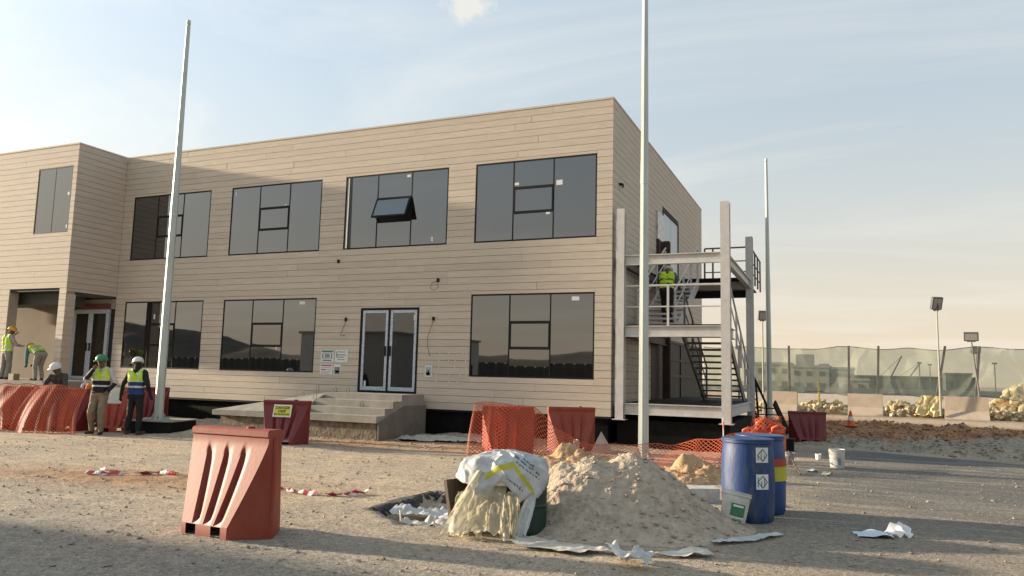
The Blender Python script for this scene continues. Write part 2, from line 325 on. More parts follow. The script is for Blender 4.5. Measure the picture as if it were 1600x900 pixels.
def ground_material():
    mt, N, L, b = newmat('site_ground'); b.inputs['Roughness'].default_value = .95; b.inputs['Specular IOR Level'].default_value = .2
    at = N.new('ShaderNodeAttribute'); at.attribute_name = 'soil'; sp = N.new('ShaderNodeSeparateColor'); L.new(at.outputs['Color'], sp.inputs[0])
    P = N.new('ShaderNodeNewGeometry').outputs['Position']
    def nz(s, d=6, r=.6, st=None):
        n = N.new('ShaderNodeTexNoise'); n.inputs['Scale'].default_value = s; n.inputs['Detail'].default_value = d; n.inputs['Roughness'].default_value = r
        if st: mp = N.new('ShaderNodeMapping'); mp.inputs['Scale'].default_value = st; mp.inputs['Rotation'].default_value = (0, 0, R(-8)); L.new(P, mp.inputs[0]); L.new(mp.outputs[0], n.inputs['Vector'])
        else: L.new(P, n.inputs['Vector'])
        return n.outputs[0]
    def ramp(x, p0, c0, p1, c1):
        r = N.new('ShaderNodeValToRGB'); e = r.color_ramp.elements; e[0].position = p0; e[1].position = p1; e[0].color = (*c0, 1); e[1].color = (*c1, 1); L.new(x, r.inputs[0]); return r.outputs[0]
    def mix(f, a, c, mode='MIX'):
        m_ = N.new('ShaderNodeMix'); m_.data_type = 'RGBA'; m_.blend_type = mode
        if isinstance(f, float): m_.inputs[0].default_value = f
        else: L.new(f, m_.inputs[0])
        for s_, v in ((6, a), (7, c)):
            if isinstance(v, tuple): m_.inputs[s_].default_value = (*v, 1)
            else: L.new(v, m_.inputs[s_])
        return m_.outputs[2]
    def mul(a, c, clamp=True):
        n = N.new('ShaderNodeMath'); n.operation = 'MULTIPLY'; n.use_clamp = clamp
        for s_, v in ((0, a), (1, c)):
            if isinstance(v, (int, float)): n.inputs[s_].default_value = v
            else: L.new(v, n.inputs[s_])
        return n.outputs[0]
    fine = nz(75, 4, .7); mid = nz(2.6, 6, .62); big = nz(.45, 5, .6); streak = nz(1.6, 6, .65, (.28, 2.2, 1))
    sand = mix(ramp(streak, .42, (0, 0, 0), .68, (.8, .8, .8)), ramp(mid, .32, (.51, .405, .29), .70, (.42, .33, .235)), (.30, .25, .195))
    grey = ramp(mid, .3, (.24, .215, .18), .7, (.33, .295, .245))
    c = mix(ramp(big, .42, (0, 0, 0), .66, (.55, .55, .55)), sand, grey)
    c = mix(at.outputs['Alpha'], c, grey)
    c = mix(sp.outputs[1], c, ramp(mid, .34, (.44, .25, .12), .66, (.20, .085, .038)))
    asph = mix(ramp(streak, .50, (0, 0, 0), .76, (1, 1, 1)), (.135, .132, .122), (.36, .31, .24))
    asph = mix(ramp(big, .50, (0, 0, 0), .78, (.6, .6, .6)), asph, grey)
    c = mix(sp.outputs[0], c, asph)
    c = mix(sp.outputs[2], c, ramp(fine, .35, (.22, .19, .15), .65, (.40, .34, .26)))
    c = mix(.62, c, ramp(fine, .36, (.24, .24, .24), .62, (.82, .82, .82)), 'OVERLAY')
    c = mix(.45, c, ramp(nz(13, 6, .7), .36, (.28, .28, .28), .62, (.82, .82, .82)), 'OVERLAY')
    c = mix(.36, c, ramp(nz(34, 5, .75), .34, (.26, .26, .26), .60, (.88, .88, .88)), 'OVERLAY')
    vor = N.new('ShaderNodeTexVoronoi'); vor.inputs['Scale'].default_value = 42; L.new(P, vor.inputs['Vector'])
    peb = ramp(vor.outputs['Distance'], .10, (.55, .55, .55), .30, (0, 0, 0))
    c = mix(mul(peb, nz(7, 3)), c, (.16, .135, .11))
    L.new(c, b.inputs['Base Color'])
    ad = N.new('ShaderNodeMath'); ad.operation = 'ADD'; L.new(fine, ad.inputs[0]); L.new(mul(nz(18, 5), 2.2, False), ad.inputs[1])
    ad2 = N.new('ShaderNodeMath'); ad2.operation = 'ADD'; L.new(ad.outputs[0], ad2.inputs[0]); L.new(mul(peb, .8), ad2.inputs[1])
    bp = N.new('ShaderNodeBump'); bp.inputs['Strength'].default_value = .8; bp.inputs['Distance'].default_value = .035; L.new(ad2.outputs[0], bp.inputs['Height']); L.new(bp.outputs[0], b.inputs['Normal'])
    return mt
gmat = ground_material(); me.materials.append(gmat)
tag(link(bpy.data.objects.new('ground', me)), kind='structure')

# loose stones strewn over the ground
def stone_mesh(pts, sizes, name, mat, label=None, cat=None):
    base = np.array([(1, 0, 0), (-1, 0, 0), (0, 1, 0), (0, -1, 0), (0, 0, 1), (0, 0, -1), (.7, .7, .3), (-.6, .6, .5), (.5, -.7, .5), (-.7, -.5, -.2)], float)
    F = [(4, 6, 2), (4, 2, 7), (4, 7, 1), (4, 1, 3), (4, 3, 8), (4, 8, 0), (4, 0, 6), (0, 2, 6), (1, 7, 2), (0, 8, 3), (5, 2, 0), (5, 1, 2), (5, 3, 1), (5, 0, 3)]
    n = len(pts); P = np.array(pts, float).reshape(n, 1, 3); S = np.array(sizes, float).reshape(n, 1, 1)
    K = base[None]*(1+RNG.uniform(-.3, .3, (n, len(base), 3)))*S*np.stack([np.ones(n), RNG.uniform(.6, 1, n), RNG.uniform(.45, .85, n)], -1)[:, None]; t = RNG.uniform(0, 6.28, n)[:, None]
    V = np.stack([P[..., 0]+K[..., 0]*np.cos(t)-K[..., 1]*np.sin(t), P[..., 1]+K[..., 0]*np.sin(t)+K[..., 1]*np.cos(t), P[..., 2]+K[..., 2]], -1).reshape(-1, 3).tolist()
    FF = (np.array(F)[None]+np.arange(n)[:, None, None]*len(base)).reshape(-1, 3).tolist()
    b = MB(); b.add(V, FF); return b.build(name, mat)
def on_ground(x, y, s, k): return np.stack([x, y, ground_h(x, y)+s*k], -1)
n = 26000; x = RNG.uniform(-16, 5, n); y = 4+RNG.random(n)**1.5*15; ok = ~inside(PIT, x, y) & (RNG.random(n) < vnoise(x*.9, y*.9, 31)*1.2); x = x[ok]; y = y[ok]
s1 = np.minimum(.026, .004+.005*RNG.pareto(2.2, len(x))); A = [on_ground(x, y, s1, .25)]; SZ = [s1]
n = 4600; x = RNG.uniform(-1, 9, n); dd = RNG.uniform(.3, 12.5, n); y = 21.9-.37*(x+1.28)+dd; s2 = RNG.uniform(.015, .055, n)*np.where(RNG.random(n) < .08, 1.7, 1)   # gravel of the berm, clods of the orange bank
gr = dd < 2.4; A.append(on_ground(x[gr], y[gr], s2[gr], .1)); SZ.append(s2[gr]); bpts, bszs = on_ground(x[~gr], y[~gr], s2[~gr], .1).tolist(), s2[~gr].tolist()
x = RNG.uniform(-21, -5, 800); y = RNG.uniform(14.8, 17.9, 800); s3 = RNG.uniform(.012, .04, 800); A.append(on_ground(x, y, s3, .2)); SZ.append(s3)   # along the building base
pts = np.concatenate(A).tolist(); szs = np.concatenate(SZ).tolist()
st = stone_mesh(pts, szs, 'loose_stones', stonem); tag(st, kind='stuff')
CL = stone_mesh(bpts, bszs, 'loose_clods', M('bank_clod', (.40, .23, .11), (.24, .12, .06), 1.1, .95)); tag(CL, kind='stuff')
# cut edge of the asphalt layer round the pit
b = MB()
for i in range(2):
    p = Vector((*PIT[i], 0)); q = Vector((*PIT[i+1], 0)); n = 90; nrm = Vector((-(q-p).y, (q-p).x, 0)).normalized(); G = np.zeros((n, 7, 3))
    for k in range(n):
        a0 = p.lerp(q, k/(n-1))
        for j, (o_, z_) in enumerate(((-.10, .012), (-.05, .018), (-.01, .008), (.02, -.02), (.03, -.05), (.045, -.09), (.06, -.14))):
            jx = float(fbm(np.array([k*.35+i*40]), np.array([j*1.3]), 3, 77)[0]); G[k, j] = (a0.x-nrm.x*(o_+jx*.07), a0.y-nrm.y*(o_+jx*.07), z_+jx*.03)
    b.grid(G)
tag(b.build('pit_edge', M('broken_asphalt', (.045, .042, .04), (.09, .08, .07), 14, .95, 1, 40)), kind='structure')

# ------------------------------------------------------------------ office building
XC, YF, ZT, ZB = -5.10, 18.18, 8.767, .70
XI, YB, XL = -22.386, 16.353, -28.5      # annex inner corner, annex front plane, left end
bd = thing('office_building', 'two storey office block clad in beige horizontal boards', 'building', (0, 0, 0))
b = MB()
b.box(-24.9, XC-.03, YF+.075, 32.0, ZB+.01, ZT-.05)              # main body core
b.box(XL, -24.9, YF+.075, 32.0, 4.0, ZT-.05)
b.box(XL, XI-.03, YB+.04, YF+.075, 3.99, ZT-.05)                 # annex upper storey core
core = b.build('wall', wrapm, bd)
MULL = {}
WIN = []
for x0, x1 in ((-8.94, -5.535), (-13.214, -9.821), (-17.575, -14.112), (-21.878, -18.485)): WIN.append((x0, x1, 5.211, 7.350, YF))
for x0, x1 in ((-8.972, -5.56), (-17.617, -14.094), (-21.911, -18.499)): WIN.append((x0, x1, 1.614, 3.765, YF))
WIN.append((-24.21, -22.60, 5.90, 8.05, YB))
HOLES = [(a-.02, b_+.02, c-.02, d+.02, y) for a, b_, c, d, y in WIN]
HOLES.append((-12.50, -10.58, 1.0, 3.46, YF))
HOLES.append((-25.12, -22.70, 0, 3.965, YB))
HOLES.append((-24.44, -22.62, 0, 3.90, YF))
ROWS = 43; PITCH = (ZT-ZB)/ROWS
uo = MB().box(0, 1, 0, .032, 0, 1).build('siding_board', board); unit = uo.data; bpy.data.objects.remove(uo)
nboard = 0; stuffB = MB()
def put_board(x0, x1, y, z0, z1, jog=0):
    global nboard
    o = link(bpy.data.objects.new('siding_board', unit), bd); o.location = (x0, y+jog, z0); o.scale = (x1-x0, 1, z1-z0); nboard += 1
def row_spans(x0, x1, z0, z1, y):          # pieces (x0, x1, z0, z1) of one board row left by the openings
    sp = [(x0, x1, z0, z1)]
    for a, b_, c, d, yy in HOLES:
        if yy != y or c >= z1 or d <= z0: continue
        ns = []
        for s, e, p, q in sp:
            if b_ <= s or a >= e: ns.append((s, e, p, q)); continue
            if a > s: ns.append((s, a, p, q))
            if b_ < e: ns.append((b_, e, p, q))
            if c > p+.02: ns.append((max(a, s), min(b_, e), p, c-.004))
            if d < q-.02: ns.append((max(a, s), min(b_, e), d+.004, q))
        sp = ns
    return [t for t in sp if t[1]-t[0] > .04]
GAP = .0095
for r_ in range(ROWS):
    z0 = ZB+r_*PITCH; z1 = z0+PITCH-GAP
    if r_ == ROWS-1: z1 = ZT
    # clip tops/bottoms against windows by trimming whole rows where the hole covers most of it
    for y, x0, x1 in ((YF, XI, XC), (YB, -27.2, XI)):
        if y == YB and z0 < 3.97:
            for s, e in ((-27.2, -25.12), (-22.70, XI)):
                if e-s < .5 and z0 > 1.1: put_board(s, e, y, z0, z1, random.uniform(0, .003))
                elif z0 > 1.1: stuffB.box(s, e, y, y+.032, z0, z1)
            continue
        for s, e, za_, zb_ in row_spans(x0, x1, z0, z1, y):
            cuts = [s]; x = s+random.uniform(2.2, 4.6)
            while e-x > 1.1: cuts.append(x); x += random.uniform(3.4, 4.8)
            cuts.append(e)
            for k in range(len(cuts)-1):
                if y == YF and nboard < 288: put_board(cuts[k]+(.003 if k else 0), cuts[k+1]-.003, y, za_, zb_, random.uniform(0, .004))
                else: stuffB.box(cuts[k]+(.003 if k else 0), cuts[k+1]-.003, y+.002, y+.034, za_, zb_)
    # side wall (right) and annex side
    j = random.uniform(0, .003)
    zz = [(18.215, 32.0)]
    if 4.66 < z0+.09 < 7.2: zz = [(18.215, 24.16), (26.85, 32.0)]
    if z0+.09 < 2.98: zz = [(18.215, 22.55)]
    for a, e in zz:
        cuts = [a]; x = a+random.uniform(2, 4)
        while e-x > 1.2: cuts.append(x); x += random.uniform(3.2, 4.4)
        cuts.append(e)
        for k in range(len(cuts)-1): stuffB.box(XC-.03-j, XC-j, cuts[k]+.003, cuts[k+1]-.003, z0, z1)
    if z0 > 3.97-PITCH*.5: stuffB.box(XI-.034-j, XI-.002-j, YB+.034, YF-.002, max(z0, 3.97), z1)
    elif z0 > 1.1: stuffB.box(XI-.034-j, XI-.002-j, YB+.034, YB+.34, z0, z1)
so_ = stuffB.build('siding_board', board, bd); so_['kind'] = 'stuff'
b = MB(); b.box(XI+.013, XC-.201, YF-.012, YF+.2, ZT+.002, ZT+.05); b.box(XL, XI+.012, YB-.012, YB+.2, ZT+.002, ZT+.05); b.box(XI-.2, XI+.012, YB+.2, YF-.012, ZT+.003, ZT+.05); b.box(XC-.2, XC+.012, YF-.012, 32, ZT+.003, ZT+.052)
b.build('coping', board, bd)
b = MB(); b.box(-27, XC-.1, YF+.12, 31.9, -.4, ZB-.01); b.build('plinth', plinthm, bd)
b = MB(); b.box(-27.5, XC-.004, YF+.01, YF+.119, ZB-.055, ZB-.008); b.build('base_rail', blackp, bd)
# porch of the annex
b = MB(); b.box(XL, XI+.05, YB-.55, YF+.06, .0, 1.12); b.build('porch_floor', conc, bd)
b = MB(); b.box(-22.69, XI-.04, YB+.04, YB+.33, 1.121, 3.985); b.build('pier', plaster, bd); b = MB(); b.box(-28.4, -25.13, YB+.04, YB+.33, 1.121, 3.985); b.build('pier', plaster, bd)
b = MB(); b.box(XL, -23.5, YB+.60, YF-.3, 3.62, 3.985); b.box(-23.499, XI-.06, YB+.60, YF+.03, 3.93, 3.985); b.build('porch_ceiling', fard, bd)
b = MB(); b.box(-28.4, -24.45, YF+.03, YF+.074, 1.121, 3.898); b.box(-24.9, -22.45, YF+.03, YF+.074, 3.56, 3.898); b.build('porch_wall', plaster, bd)
b = MB(); b.box(-24.85, -24.5, YF-.28, YF+.028, 1.122, 3.88); b.build('porch_column', plaster, bd)
b = MB(); b.box(-24.42, -22.64, YF-.01, YF+.028, 3.56, 3.74); b.build('lintel', lintm, bd)

def pane_obj(x0, x1, z0, z1, y, par, mat=glz, name='pane'):
    o = MB().box(x0, x1, y, y+.012, z0, z1).build(name, mat, par); a, c, e = (random.uniform(-.003, .003) for _ in range(3))
    for v in o.data.vertices:                     # no two panes sit quite in the same plane
        if v.co.y < y+.006: v.co.y += .0032+a*((v.co.x-x0)/(x1-x0)-.5)*2*.5+c*((v.co.z-z0)/(z1-z0)-.5)+e*.2
    return o
def sticker(x, z, y, par, w_=.07, h_=.09): MB().box(x, x+w_, y-.003, y-.001, z, z+h_).build('sticker', white, par)
def window(x0, x1, z0, z1, y, kind=3, awning=False, stick=()):
    f = MB(); t = .02; F0, F1 = y+.005, y+.06
    f.box(x0-.02, x1+.02, F0, F1, z1-t, z1+.02); f.box(x0-.02, x1+.02, F0, F1, z0-.02, z0+t); f.box(x0-.02, x0+t, F0+.001, F1, z0+t, z1-t); f.box(x1-t, x1+.02, F0+.001, F1, z0+t, z1-t)
    W_ = x1-x0; gy_ = y+.012
    if kind == 3:
        a, c = x0+W_*.325, x0+W_*.66
        for x in (a, c): f.box(x-.018, x+.018, F0+.004, F1, z0+t, z1-t)
        h1, h2 = z0+(z1-z0)*.34, z0+(z1-z0)*.665
        for h in (h1, h2): f.box(a+.018, c-.018, F0+.002, F1, h-.022, h+.022)
        fr = f.build('window', blackp, bd)
        pane_obj(x0+t, a-.018, z0+t, z1-t, gy_, fr); pane_obj(c+.018, x1-t, z0+t, z1-t, gy_, fr)
        pane_obj(a+.018, c-.018, z0+t, h1-.022, gy_, fr); pane_obj(a+.018, c-.018, h2+.022, z1-t, gy_, fr)
        if not awning:
            pane_obj(a+.018, c-.018, h1+.022, h2-.022, gy_, fr)
            s = MB(); q = .03
            for bx in ((a+.02, c-.02, h2-.022-q, h2-.024), (a+.02, c-.02, h1+.024, h1+.022+q), (a+.02, a+.02+q, h1+.022+q, h2-.022-q), (c-.02-q, c-.02, h1+.022+q, h2-.022-q)): s.box(bx[0], bx[1], y+.004, y+.014, bx[2], bx[3])
            s.build('sash', blackp, fr)
        else:
            MB().box(a+.018, c-.018, y+.05, y+.06, h1+.022, h2-.022).build('dark_room_panel', dark, fr)  # black panel, the darkness of the room behind is painted on
            T = Matrix.Translation((0, y-.006, h2-.03)) @ Matrix.Rotation(R(-24), 4, 'X')
            H = h2-h1-.05; s = MB(); q = .05
            s.box(a, c, -.045, -.005, -q, 0, T); s.box(a, c, -.045, -.005, -H, -H+q, T); s.box(a, a+q, -.044, -.006, -H+q, -q, T); s.box(c-q, c, -.044, -.006, -H+q, -q, T)
            sa = s.build('sash', blackp, fr); MB().box(a+q, c-q, -.038, -.022, -H+q, -q, T).build('pane', glz, fr)
            st_ = MB(); st_.bar((a+.02, y+.02, h1+.05), T @ Vector((a+.02, -.02, -H*.8)), .02, .012); st_.bar((c-.02, y+.02, h1+.05), T @ Vector((c-.02, -.02, -H*.8)), .02, .012); st_.build('stay', blackp, fr)
    else:
        a = (x0+x1)/2; f.box(a-.016, a+.016, F0+.004, F1, z0+t, z1-t); fr = f.build('window', blackp, bd)
        pane_obj(x0+t, a-.016, z0+t, z1-t, gy_, fr); pane_obj(a+.016, x1-t, z0+t, z1-t, gy_, fr)
    for x, z, w_, h_ in stick: sticker(x, z, gy_, fr, w_, h_)
ST = {0: [(-6.62, 6.62, .17, .13), (-7.8, 6.7, .12, .07), (-6.9, 5.86, .12, .07)], 1: [(-11.15, 7.2, .12, .07), (-10.3, 5.3, .06, .13)], 2: [(-17.45, 7.1, .05, .11), (-15.5, 6.67, .11, .03)], 3: [], 4: [(-6.15, 3.58, .2, .1)], 5: [(-14.7, 3.6, .2, .09), (-15.5, 2.25, .05, .11)], 6: [(-20.6, 3.2, .06, .16)], 7: [(-22.75, 7.1, .08, .1), (-22.7, 6.02, .05, .1)]}
for i, (x0, x1, z0, z1, y) in enumerate(WIN): window(x0, x1, z0, z1, y, 2 if i == 7 else 3, i == 1, ST[i])

def door(x0, x1, z0, z1, y, mat_f, filmed=True):
    f = MB(); t = .085; F0, F1 = y-.006, y+.07
    f.box(x0, x1, F0, F1, z1-t*.7, z1); f.box(x0, x0+t, F0, F1, z0, z1-t*.7); f.box(x1-t*.7, x1, F0, F1, z0, z1-t*.7); f.box(x0+t, x1-t*.7, F0, F1, z0, z0+.03)
    c = (x0+x1)/2+.01; f.box(c-.04, c+.04, F0+.01, F1, z0+.03, z1-t*.7)
    fr = f.build('door', mat_f, bd)
    for a, e, hx in ((x0+t, c-.04, c-.10), (c+.04, x1-t*.7, c+.06)):
        s = MB(); q = .075; za, zb = z0+.04, z1-t*.75
        s.box(a, e, y-.004, y+.03, zb-q, zb); s.box(a, e, y-.004, y+.03, za, za+q+.03); s.box(a, a+q, y-.003, y+.03, za+q+.03, zb-q); s.box(e-q, e, y-.003, y+.03, za+q+.03, zb-q)
        s.build('door_leaf', film if filmed else blackp, fr)
        MB().box(a+q, e-q, y+.012, y+.024, za+q+.03, zb-q).build('pane', glz2, fr)
        MB().box(hx, hx+.035, y-.05, y-.012, z0+1.0, z0+1.28).build('handle', blackp, fr)
    return fr
fr = door(-12.50, -10.585, 1.10, 3.455, YF, blackp)
sticker(-10.75, 3.1, YF+.01, fr, .06, .16); sticker(-12.3, 1.25, YF+.01, fr, .06, .15)
fr = door(-24.42, -22.66, 1.125, 3.55, YF-.0, film)
# right side wall: upper double door, foil strip, lower glazed doorway
f = MB(); X = XC
f.box(X-.03, X+.02, 24.18, 24.25, 4.7, 7.16); f.box(X-.03, X+.02, 26.76, 26.83, 4.7, 7.16); f.box(X-.03, X+.02, 24.25, 26.76, 7.09, 7.16)
fr = f.build('door', blackp, bd)
lg = M('grey_blue_leaf', (.42, .47, .50), (.38, .43, .46), 3, .3)
MB().box(X-.03, X-.005, 24.26, 25.49, 4.7, 7.08).build('door_leaf', lg, fr); MB().box(X-.03, X-.005, 25.51, 26.75, 4.7, 7.08).build('door_leaf', lg, fr)
b = MB(); b.box(X-.002, X+.06, 23.2, 24.12, 6.02, 6.9); b.build('foil_strip', foil, bd)
b = MB(); b.box(X-.002, X+.09, 23.25, 24.1, 4.7, 6.0); b.build('door_post', brownst, bd)
dullg = M('dusty_dark_glass', (.03, .034, .033), (.05, .055, .052), 2, .55, spec=.15)
f = MB()
for y0_, y1_ in ((22.58, 23.7), (27.3, 27.45), (31.8, 31.98)): f.box(X-.05, X+.01, y0_, y1_, .78, 2.95)
f.box(X-.05, X+.008, 23.7, 31.8, 2.86, 2.95); f.box(X-.05, X+.008, 23.7, 31.8, .78, .95); f.box(X-.05, X+.006, 23.7, 31.8, 1.72, 1.80); f.box(X-.05, X+.006, 23.7, 31.8, 2.28, 2.34)
fr = f.build('glazed_doorway', brownst, bd)
for y0_, y1_ in ((23.7, 27.3), (27.45, 31.8)):
    for z0, z1 in ((.95, 1.72), (1.80, 2.28), (2.34, 2.86)): MB().box(X-.04, X-.025, y0_, y1_, z0, z1).build('pane', dullg, fr)
b = MB(); b.box(X-.001, X+.09, 18.75, 18.95, 6.66, 6.69); b.tube([(X+.08, 18.85, 6.68), (X+.1, 18.85, 6.62), (X+.06, 18.85, 6.58)], .02, 6); b.build('conduit_outlet', blackp, bd)
# capped cable outlets with cable tails on the front
for x, z, k in ((-13.0, 3.14, 0), (-10.12, 3.14, 1), (-10.02, 4.2, 2), (-13.36, 4.85, 3), (-26.2, 4.6, 3)):
    b = MB(); y = YF if x > XI else YB; b.box(x-.035, x+.035, y-.03, y+.001, z-.05, z+.05); o = b.build('cable_outlet', blackp, bd)
    if k == 0: P_ = [(0, 0, -.05), (-.03, -.03, -.2), (-.1, -.03, -.36), (-.16, -.02, -.45), (-.05, -.02, -.47), (.02, -.02, -.46)]
    elif k == 1: P_ = [(0, 0, -.05), (-.05, -.03, -.25), (-.14, -.04, -.5), (-.12, -.04, -.8), (-.06, -.03, -1.02)]
    elif k == 2: P_ = [(0, 0, -.03), (-.16, -.03, -.06), (-.22, -.04, -.2), (-.1, -.04, -.28), (.03, -.03, -.2), (-.02, -.02, -.1)]
    else: continue
    t_ = MB(); t_.tube([(x+p[0], y+p[1]-.015, z+p[2]) for p in P_], .006, 5); t_.build('cable', blackp, o)
# notices taped to the wall
def notice(name, label, x0, x1, z0, z1, marks, cat='notice'):
    t = thing(name, label, cat, (x0, YF-.004, z0)); W_, H_ = x1-x0, z1-z0
    MB().box(0, W_, -.006, 0, 0, H_).build('sheet', white, t)
    for k, (a, c, d, e, mt) in enumerate(marks): MB().box(a*W_, c*W_, -.0085, -.0062, d*H_, e*H_).build('print', mt, t)
gk, rd, gd = M('print_grey', (.16, .17, .17), (.3, .3, .3), 30, .7), M('print_red', (.5, .04, .05), None, 9, .7), M('print_green', (.03, .16, .10), (.1, .25, .2), 30, .7)
notice('wall_notice', 'white notice with dark green header and frame, top left of four beside the door', -13.81, -13.36, 1.90, 2.26, [(.06, .94, .80, .94, gd), (.1, .9, .30, .36, gk), (.1, .2, .36, .7, gk), (.8, .9, .36, .7, gk), (.3, .7, .4, .65, gk), (.15, .85, .70, .74, gk), (.15, .85, .10, .2, gd)])
notice('wall_notice', 'white notice of plain dark text lines, top right of the group beside the door', -13.31, -12.87, 1.90, 2.26, [(.2, .8, .80, .87, gk), (.12, .85, .62, .67, gk), (.12, .9, .5, .55, gk), (.12, .7, .38, .43, gk), (.2, .75, .2, .26, gk), (.1, .15, .38, .87, gd)])
notice('wall_notice', 'white notice with red heading, bottom left of the group beside the door', -13.82, -13.38, 1.55, 1.85, [(.08, .92, .80, .92, rd), (.08, .48, .40, .5, rd), (.08, .9, .62, .66, gk), (.55, .9, .42, .46, gk), (.08, .9, .22, .26, gk), (.08, .7, .1, .14, gk)])
notice('wall_notice', 'small dark photo sheet with white margin, bottom right of the group beside the door', -13.33, -13.1, 1.53, 1.84, [(.1, .9, .08, .78, gk), (.2, .8, .25, .45, inkm)])
notice('wall_notice', 'small picture notice taped alone to the right of the glass door', -10.33, -10.11, 1.56, 1.86, [(.12, .88, .1, .9, M('print_pale', (.42, .47, .46), (.25, .3, .3), 20, .7)), (.2, .7, .12, .4, gk), (.4, .6, .4, .6, inkm)])
# row of screw marks left on the boards right of the door
b = MB()
for r_ in range(5):
    for x in (-9.95, -9.6, -9.4, -9.25, -9.1):
        if random.random() < .7: zz = 1.42+r_*.19; xx = x+random.uniform(-.05, .05); b.box(xx, xx+.022, YF-.004, YF+.002, zz, zz+.035)
b.build('filler_mark', white, bd)

# ------------------------------------------------------------------ concrete entrance steps
st = thing('entrance_steps', 'concrete entrance steps with flared side ramp below the glass door', 'steps', (0, 0, 0))
XR = -10.23; XS = -12.63
lv = [(16.86, 18.0, 1.085), (16.46, 16.858, .925), (16.1, 16.458, .755), (15.74, 16.098, .585)]
for k, (ya, yb, z) in enumerate(lv):
    MB().box(XS+.004*k, XR-.003*k if k else XR, ya, yb, .42 if k else .4, z).build('landing' if k == 0 else 'step', conc, st)
b = MB(); b.box(-15.2, XR-.06, 15.84, 17.9, -.3, .415); b.build('base', concd, st)
b = MB(); b.add([(-15.4, 15.72, .55), (-12.64, 15.74, .585), (-12.64, 17.0, 1.08), (-12.64, 18.0, 1.08), (-15.4, 15.72, .42), (-12.64, 15.74, .42), (-12.64, 17.0, .42), (-12.64, 18.0, .42), (-14.6, 17.4, .62), (-14.6, 17.4, .42)], [(0, 1, 2), (0, 2, 3, 8), (0, 4, 5, 1), (0, 8, 9, 4), (8, 3, 7, 9), (4, 9, 7, 6, 5), (1, 5, 6, 2), (2, 6, 7, 3)]); b.build('ramp', conc, st)
b = MB(); n = 4
b.add([(XR+.001, 15.78, -.3), (XR+.001, 18.05, -.3), (XR+.001, 18.05, .80), (XR+.001, 17.0, .80), (XR+.001, 15.78, .42), (XR+.05, 15.78, -.3), (XR+.05, 18.05, -.3), (XR+.05, 18.05, .80), (XR+.05, 17.0, .80), (XR+.05, 15.78, .42)], [(4, 3, 2, 1, 0), (5, 6, 7, 8, 9), (0, 5, 9, 4), (4, 9, 8, 3), (3, 8, 7, 2), (2, 7, 6, 1)]); b.build('cheek_wall', M('dark_concrete', (.20, .175, .15), (.15, .13, .11), 3, .9, .3, 20), st)
for x, y, z, h in ((-12.9, 16.9, 1.06, .22), (-12.35, 16.95, 1.085, .14), (-11.95, 16.95, 1.085, .14), (-12.5, 16.3, .925, .18), (-11.05, 16.3, .755, .18), (-13.6, 17.2, .84, .2), (-14.3, 17.3, .68, .16)):
    b = MB(); b.tube([(x-.045, y, z-.02), (x-.045, y, z+h*.6), (x-.03, y, z+h*.9), (x, y, z+h), (x+.03, y, z+h*.9), (x+.045, y, z+h*.6), (x+.045, y, z-.02)], .007, 5); b.build('rebar_loop', steeld, st)

# ------------------------------------------------------------------ steel stair tower
tw = thing('stair_tower', 'grey steel escape stair tower bolted to the side of the building', 'stairs', (0, 0, 0))
X0, X1, Y0, Y1 = -4.90, -2.36, 18.30, 23.75
def hcol(x, y, z0, z1, name='column', mt=steelp):
    b = MB(); w_ = .21; t = .022; b.box(x-w_/2, x+w_/2, y-w_/2, y-w_/2+t, z0, z1); b.box(x-w_/2, x+w_/2, y+w_/2-t, y+w_/2, z0, z1); b.box(x-t/2, x+t/2, y-w_/2+t, y+w_/2-t, z0, z1); b.box(x-.16, x+.16, y-.16, y+.16, z0-.02, z0-.001)
    return b.build(name, mt, tw)
hcol(X0, Y0, .66, 5.88); hcol(X1, Y0, .66, 5.90); hcol(X1, Y1, .45, 6.02); hcol(X0+.02, Y1, .66, 6.0, mt=brownst)
def ibeam(a, c, h, z, name='beam', mt=steelp, wd=.13):
    a = Vector((*a, z)); c = Vector((*c, z)); t = .02; b = MB()
    b.bar(a+Vector((0, 0, h/2-t/2)), c+Vector((0, 0, h/2-t/2)), wd, t); b.bar(a-Vector((0, 0, h/2-t/2)), c-Vector((0, 0, h/2-t/2)), wd, t); b.bar(a, c, .016, h-2*t-.002)
    return b.build(name, mt, tw)
e_ = .107
for z, h in ((.915, .27), (2.80, .27), (4.565, .25)): ibeam((X0+e_, Y0-.02), (X1-e_, Y0-.02), h, z)
for z, h in ((.915, .25), (4.565, .25)): ibeam((X1-.02, Y0+e_), (X1-.02, Y1-e_), h, z)
ibeam((X1-.02, Y0+e_), (X1-.02, 19.75), .25, 2.80)
ibeam((X0+e_, Y1), (X1-e_, Y1), .26, 4.55); ibeam((X0+e_, Y1), (X1-e_, Y1), .25, .915); ibeam((X0+.02, Y0+e_), (X0+.02, Y1-e_), .25, .915, mt=brownst)
for z in (2.80, 4.565): ibeam((X0+.02, Y0+e_), (X0+.02, Y1-e_), .25, z, mt=brownst)
for x0, x1, y0_, y1_, z in ((X0+.1, X1-.1, Y0+.06, 19.7, 2.94), (X0+.1, X1-.1, 23.05, 27.0, 4.66), (X0+.1, X1-.1, Y0+.06, 27.0, 1.03)):
    MB().box(x0, x1, y0_, y1_, z, z+.035).build('deck', blackp, tw)
b = MB(); b.box(X0-.1, X1+.05, Y0+.1, Y1, -.3, .64); b.build('footing', plinthm, tw)
def flight(x0, x1, ya, za, yb, zb, n, mt):
    for x in (x0, x1):
        b = MB(); b.bar((x, ya, za-.1), (x, yb, zb-.1), .05, .24); b.build('stringer', mt, tw)
    for k in range(1, n):
        t = k/n; y = ya+(yb-ya)*t; z = za+(zb-za)*t; MB().box(x0+.026, x1-.026, y-.15, y+.15, z-.05, z).build('tread', mt, tw)
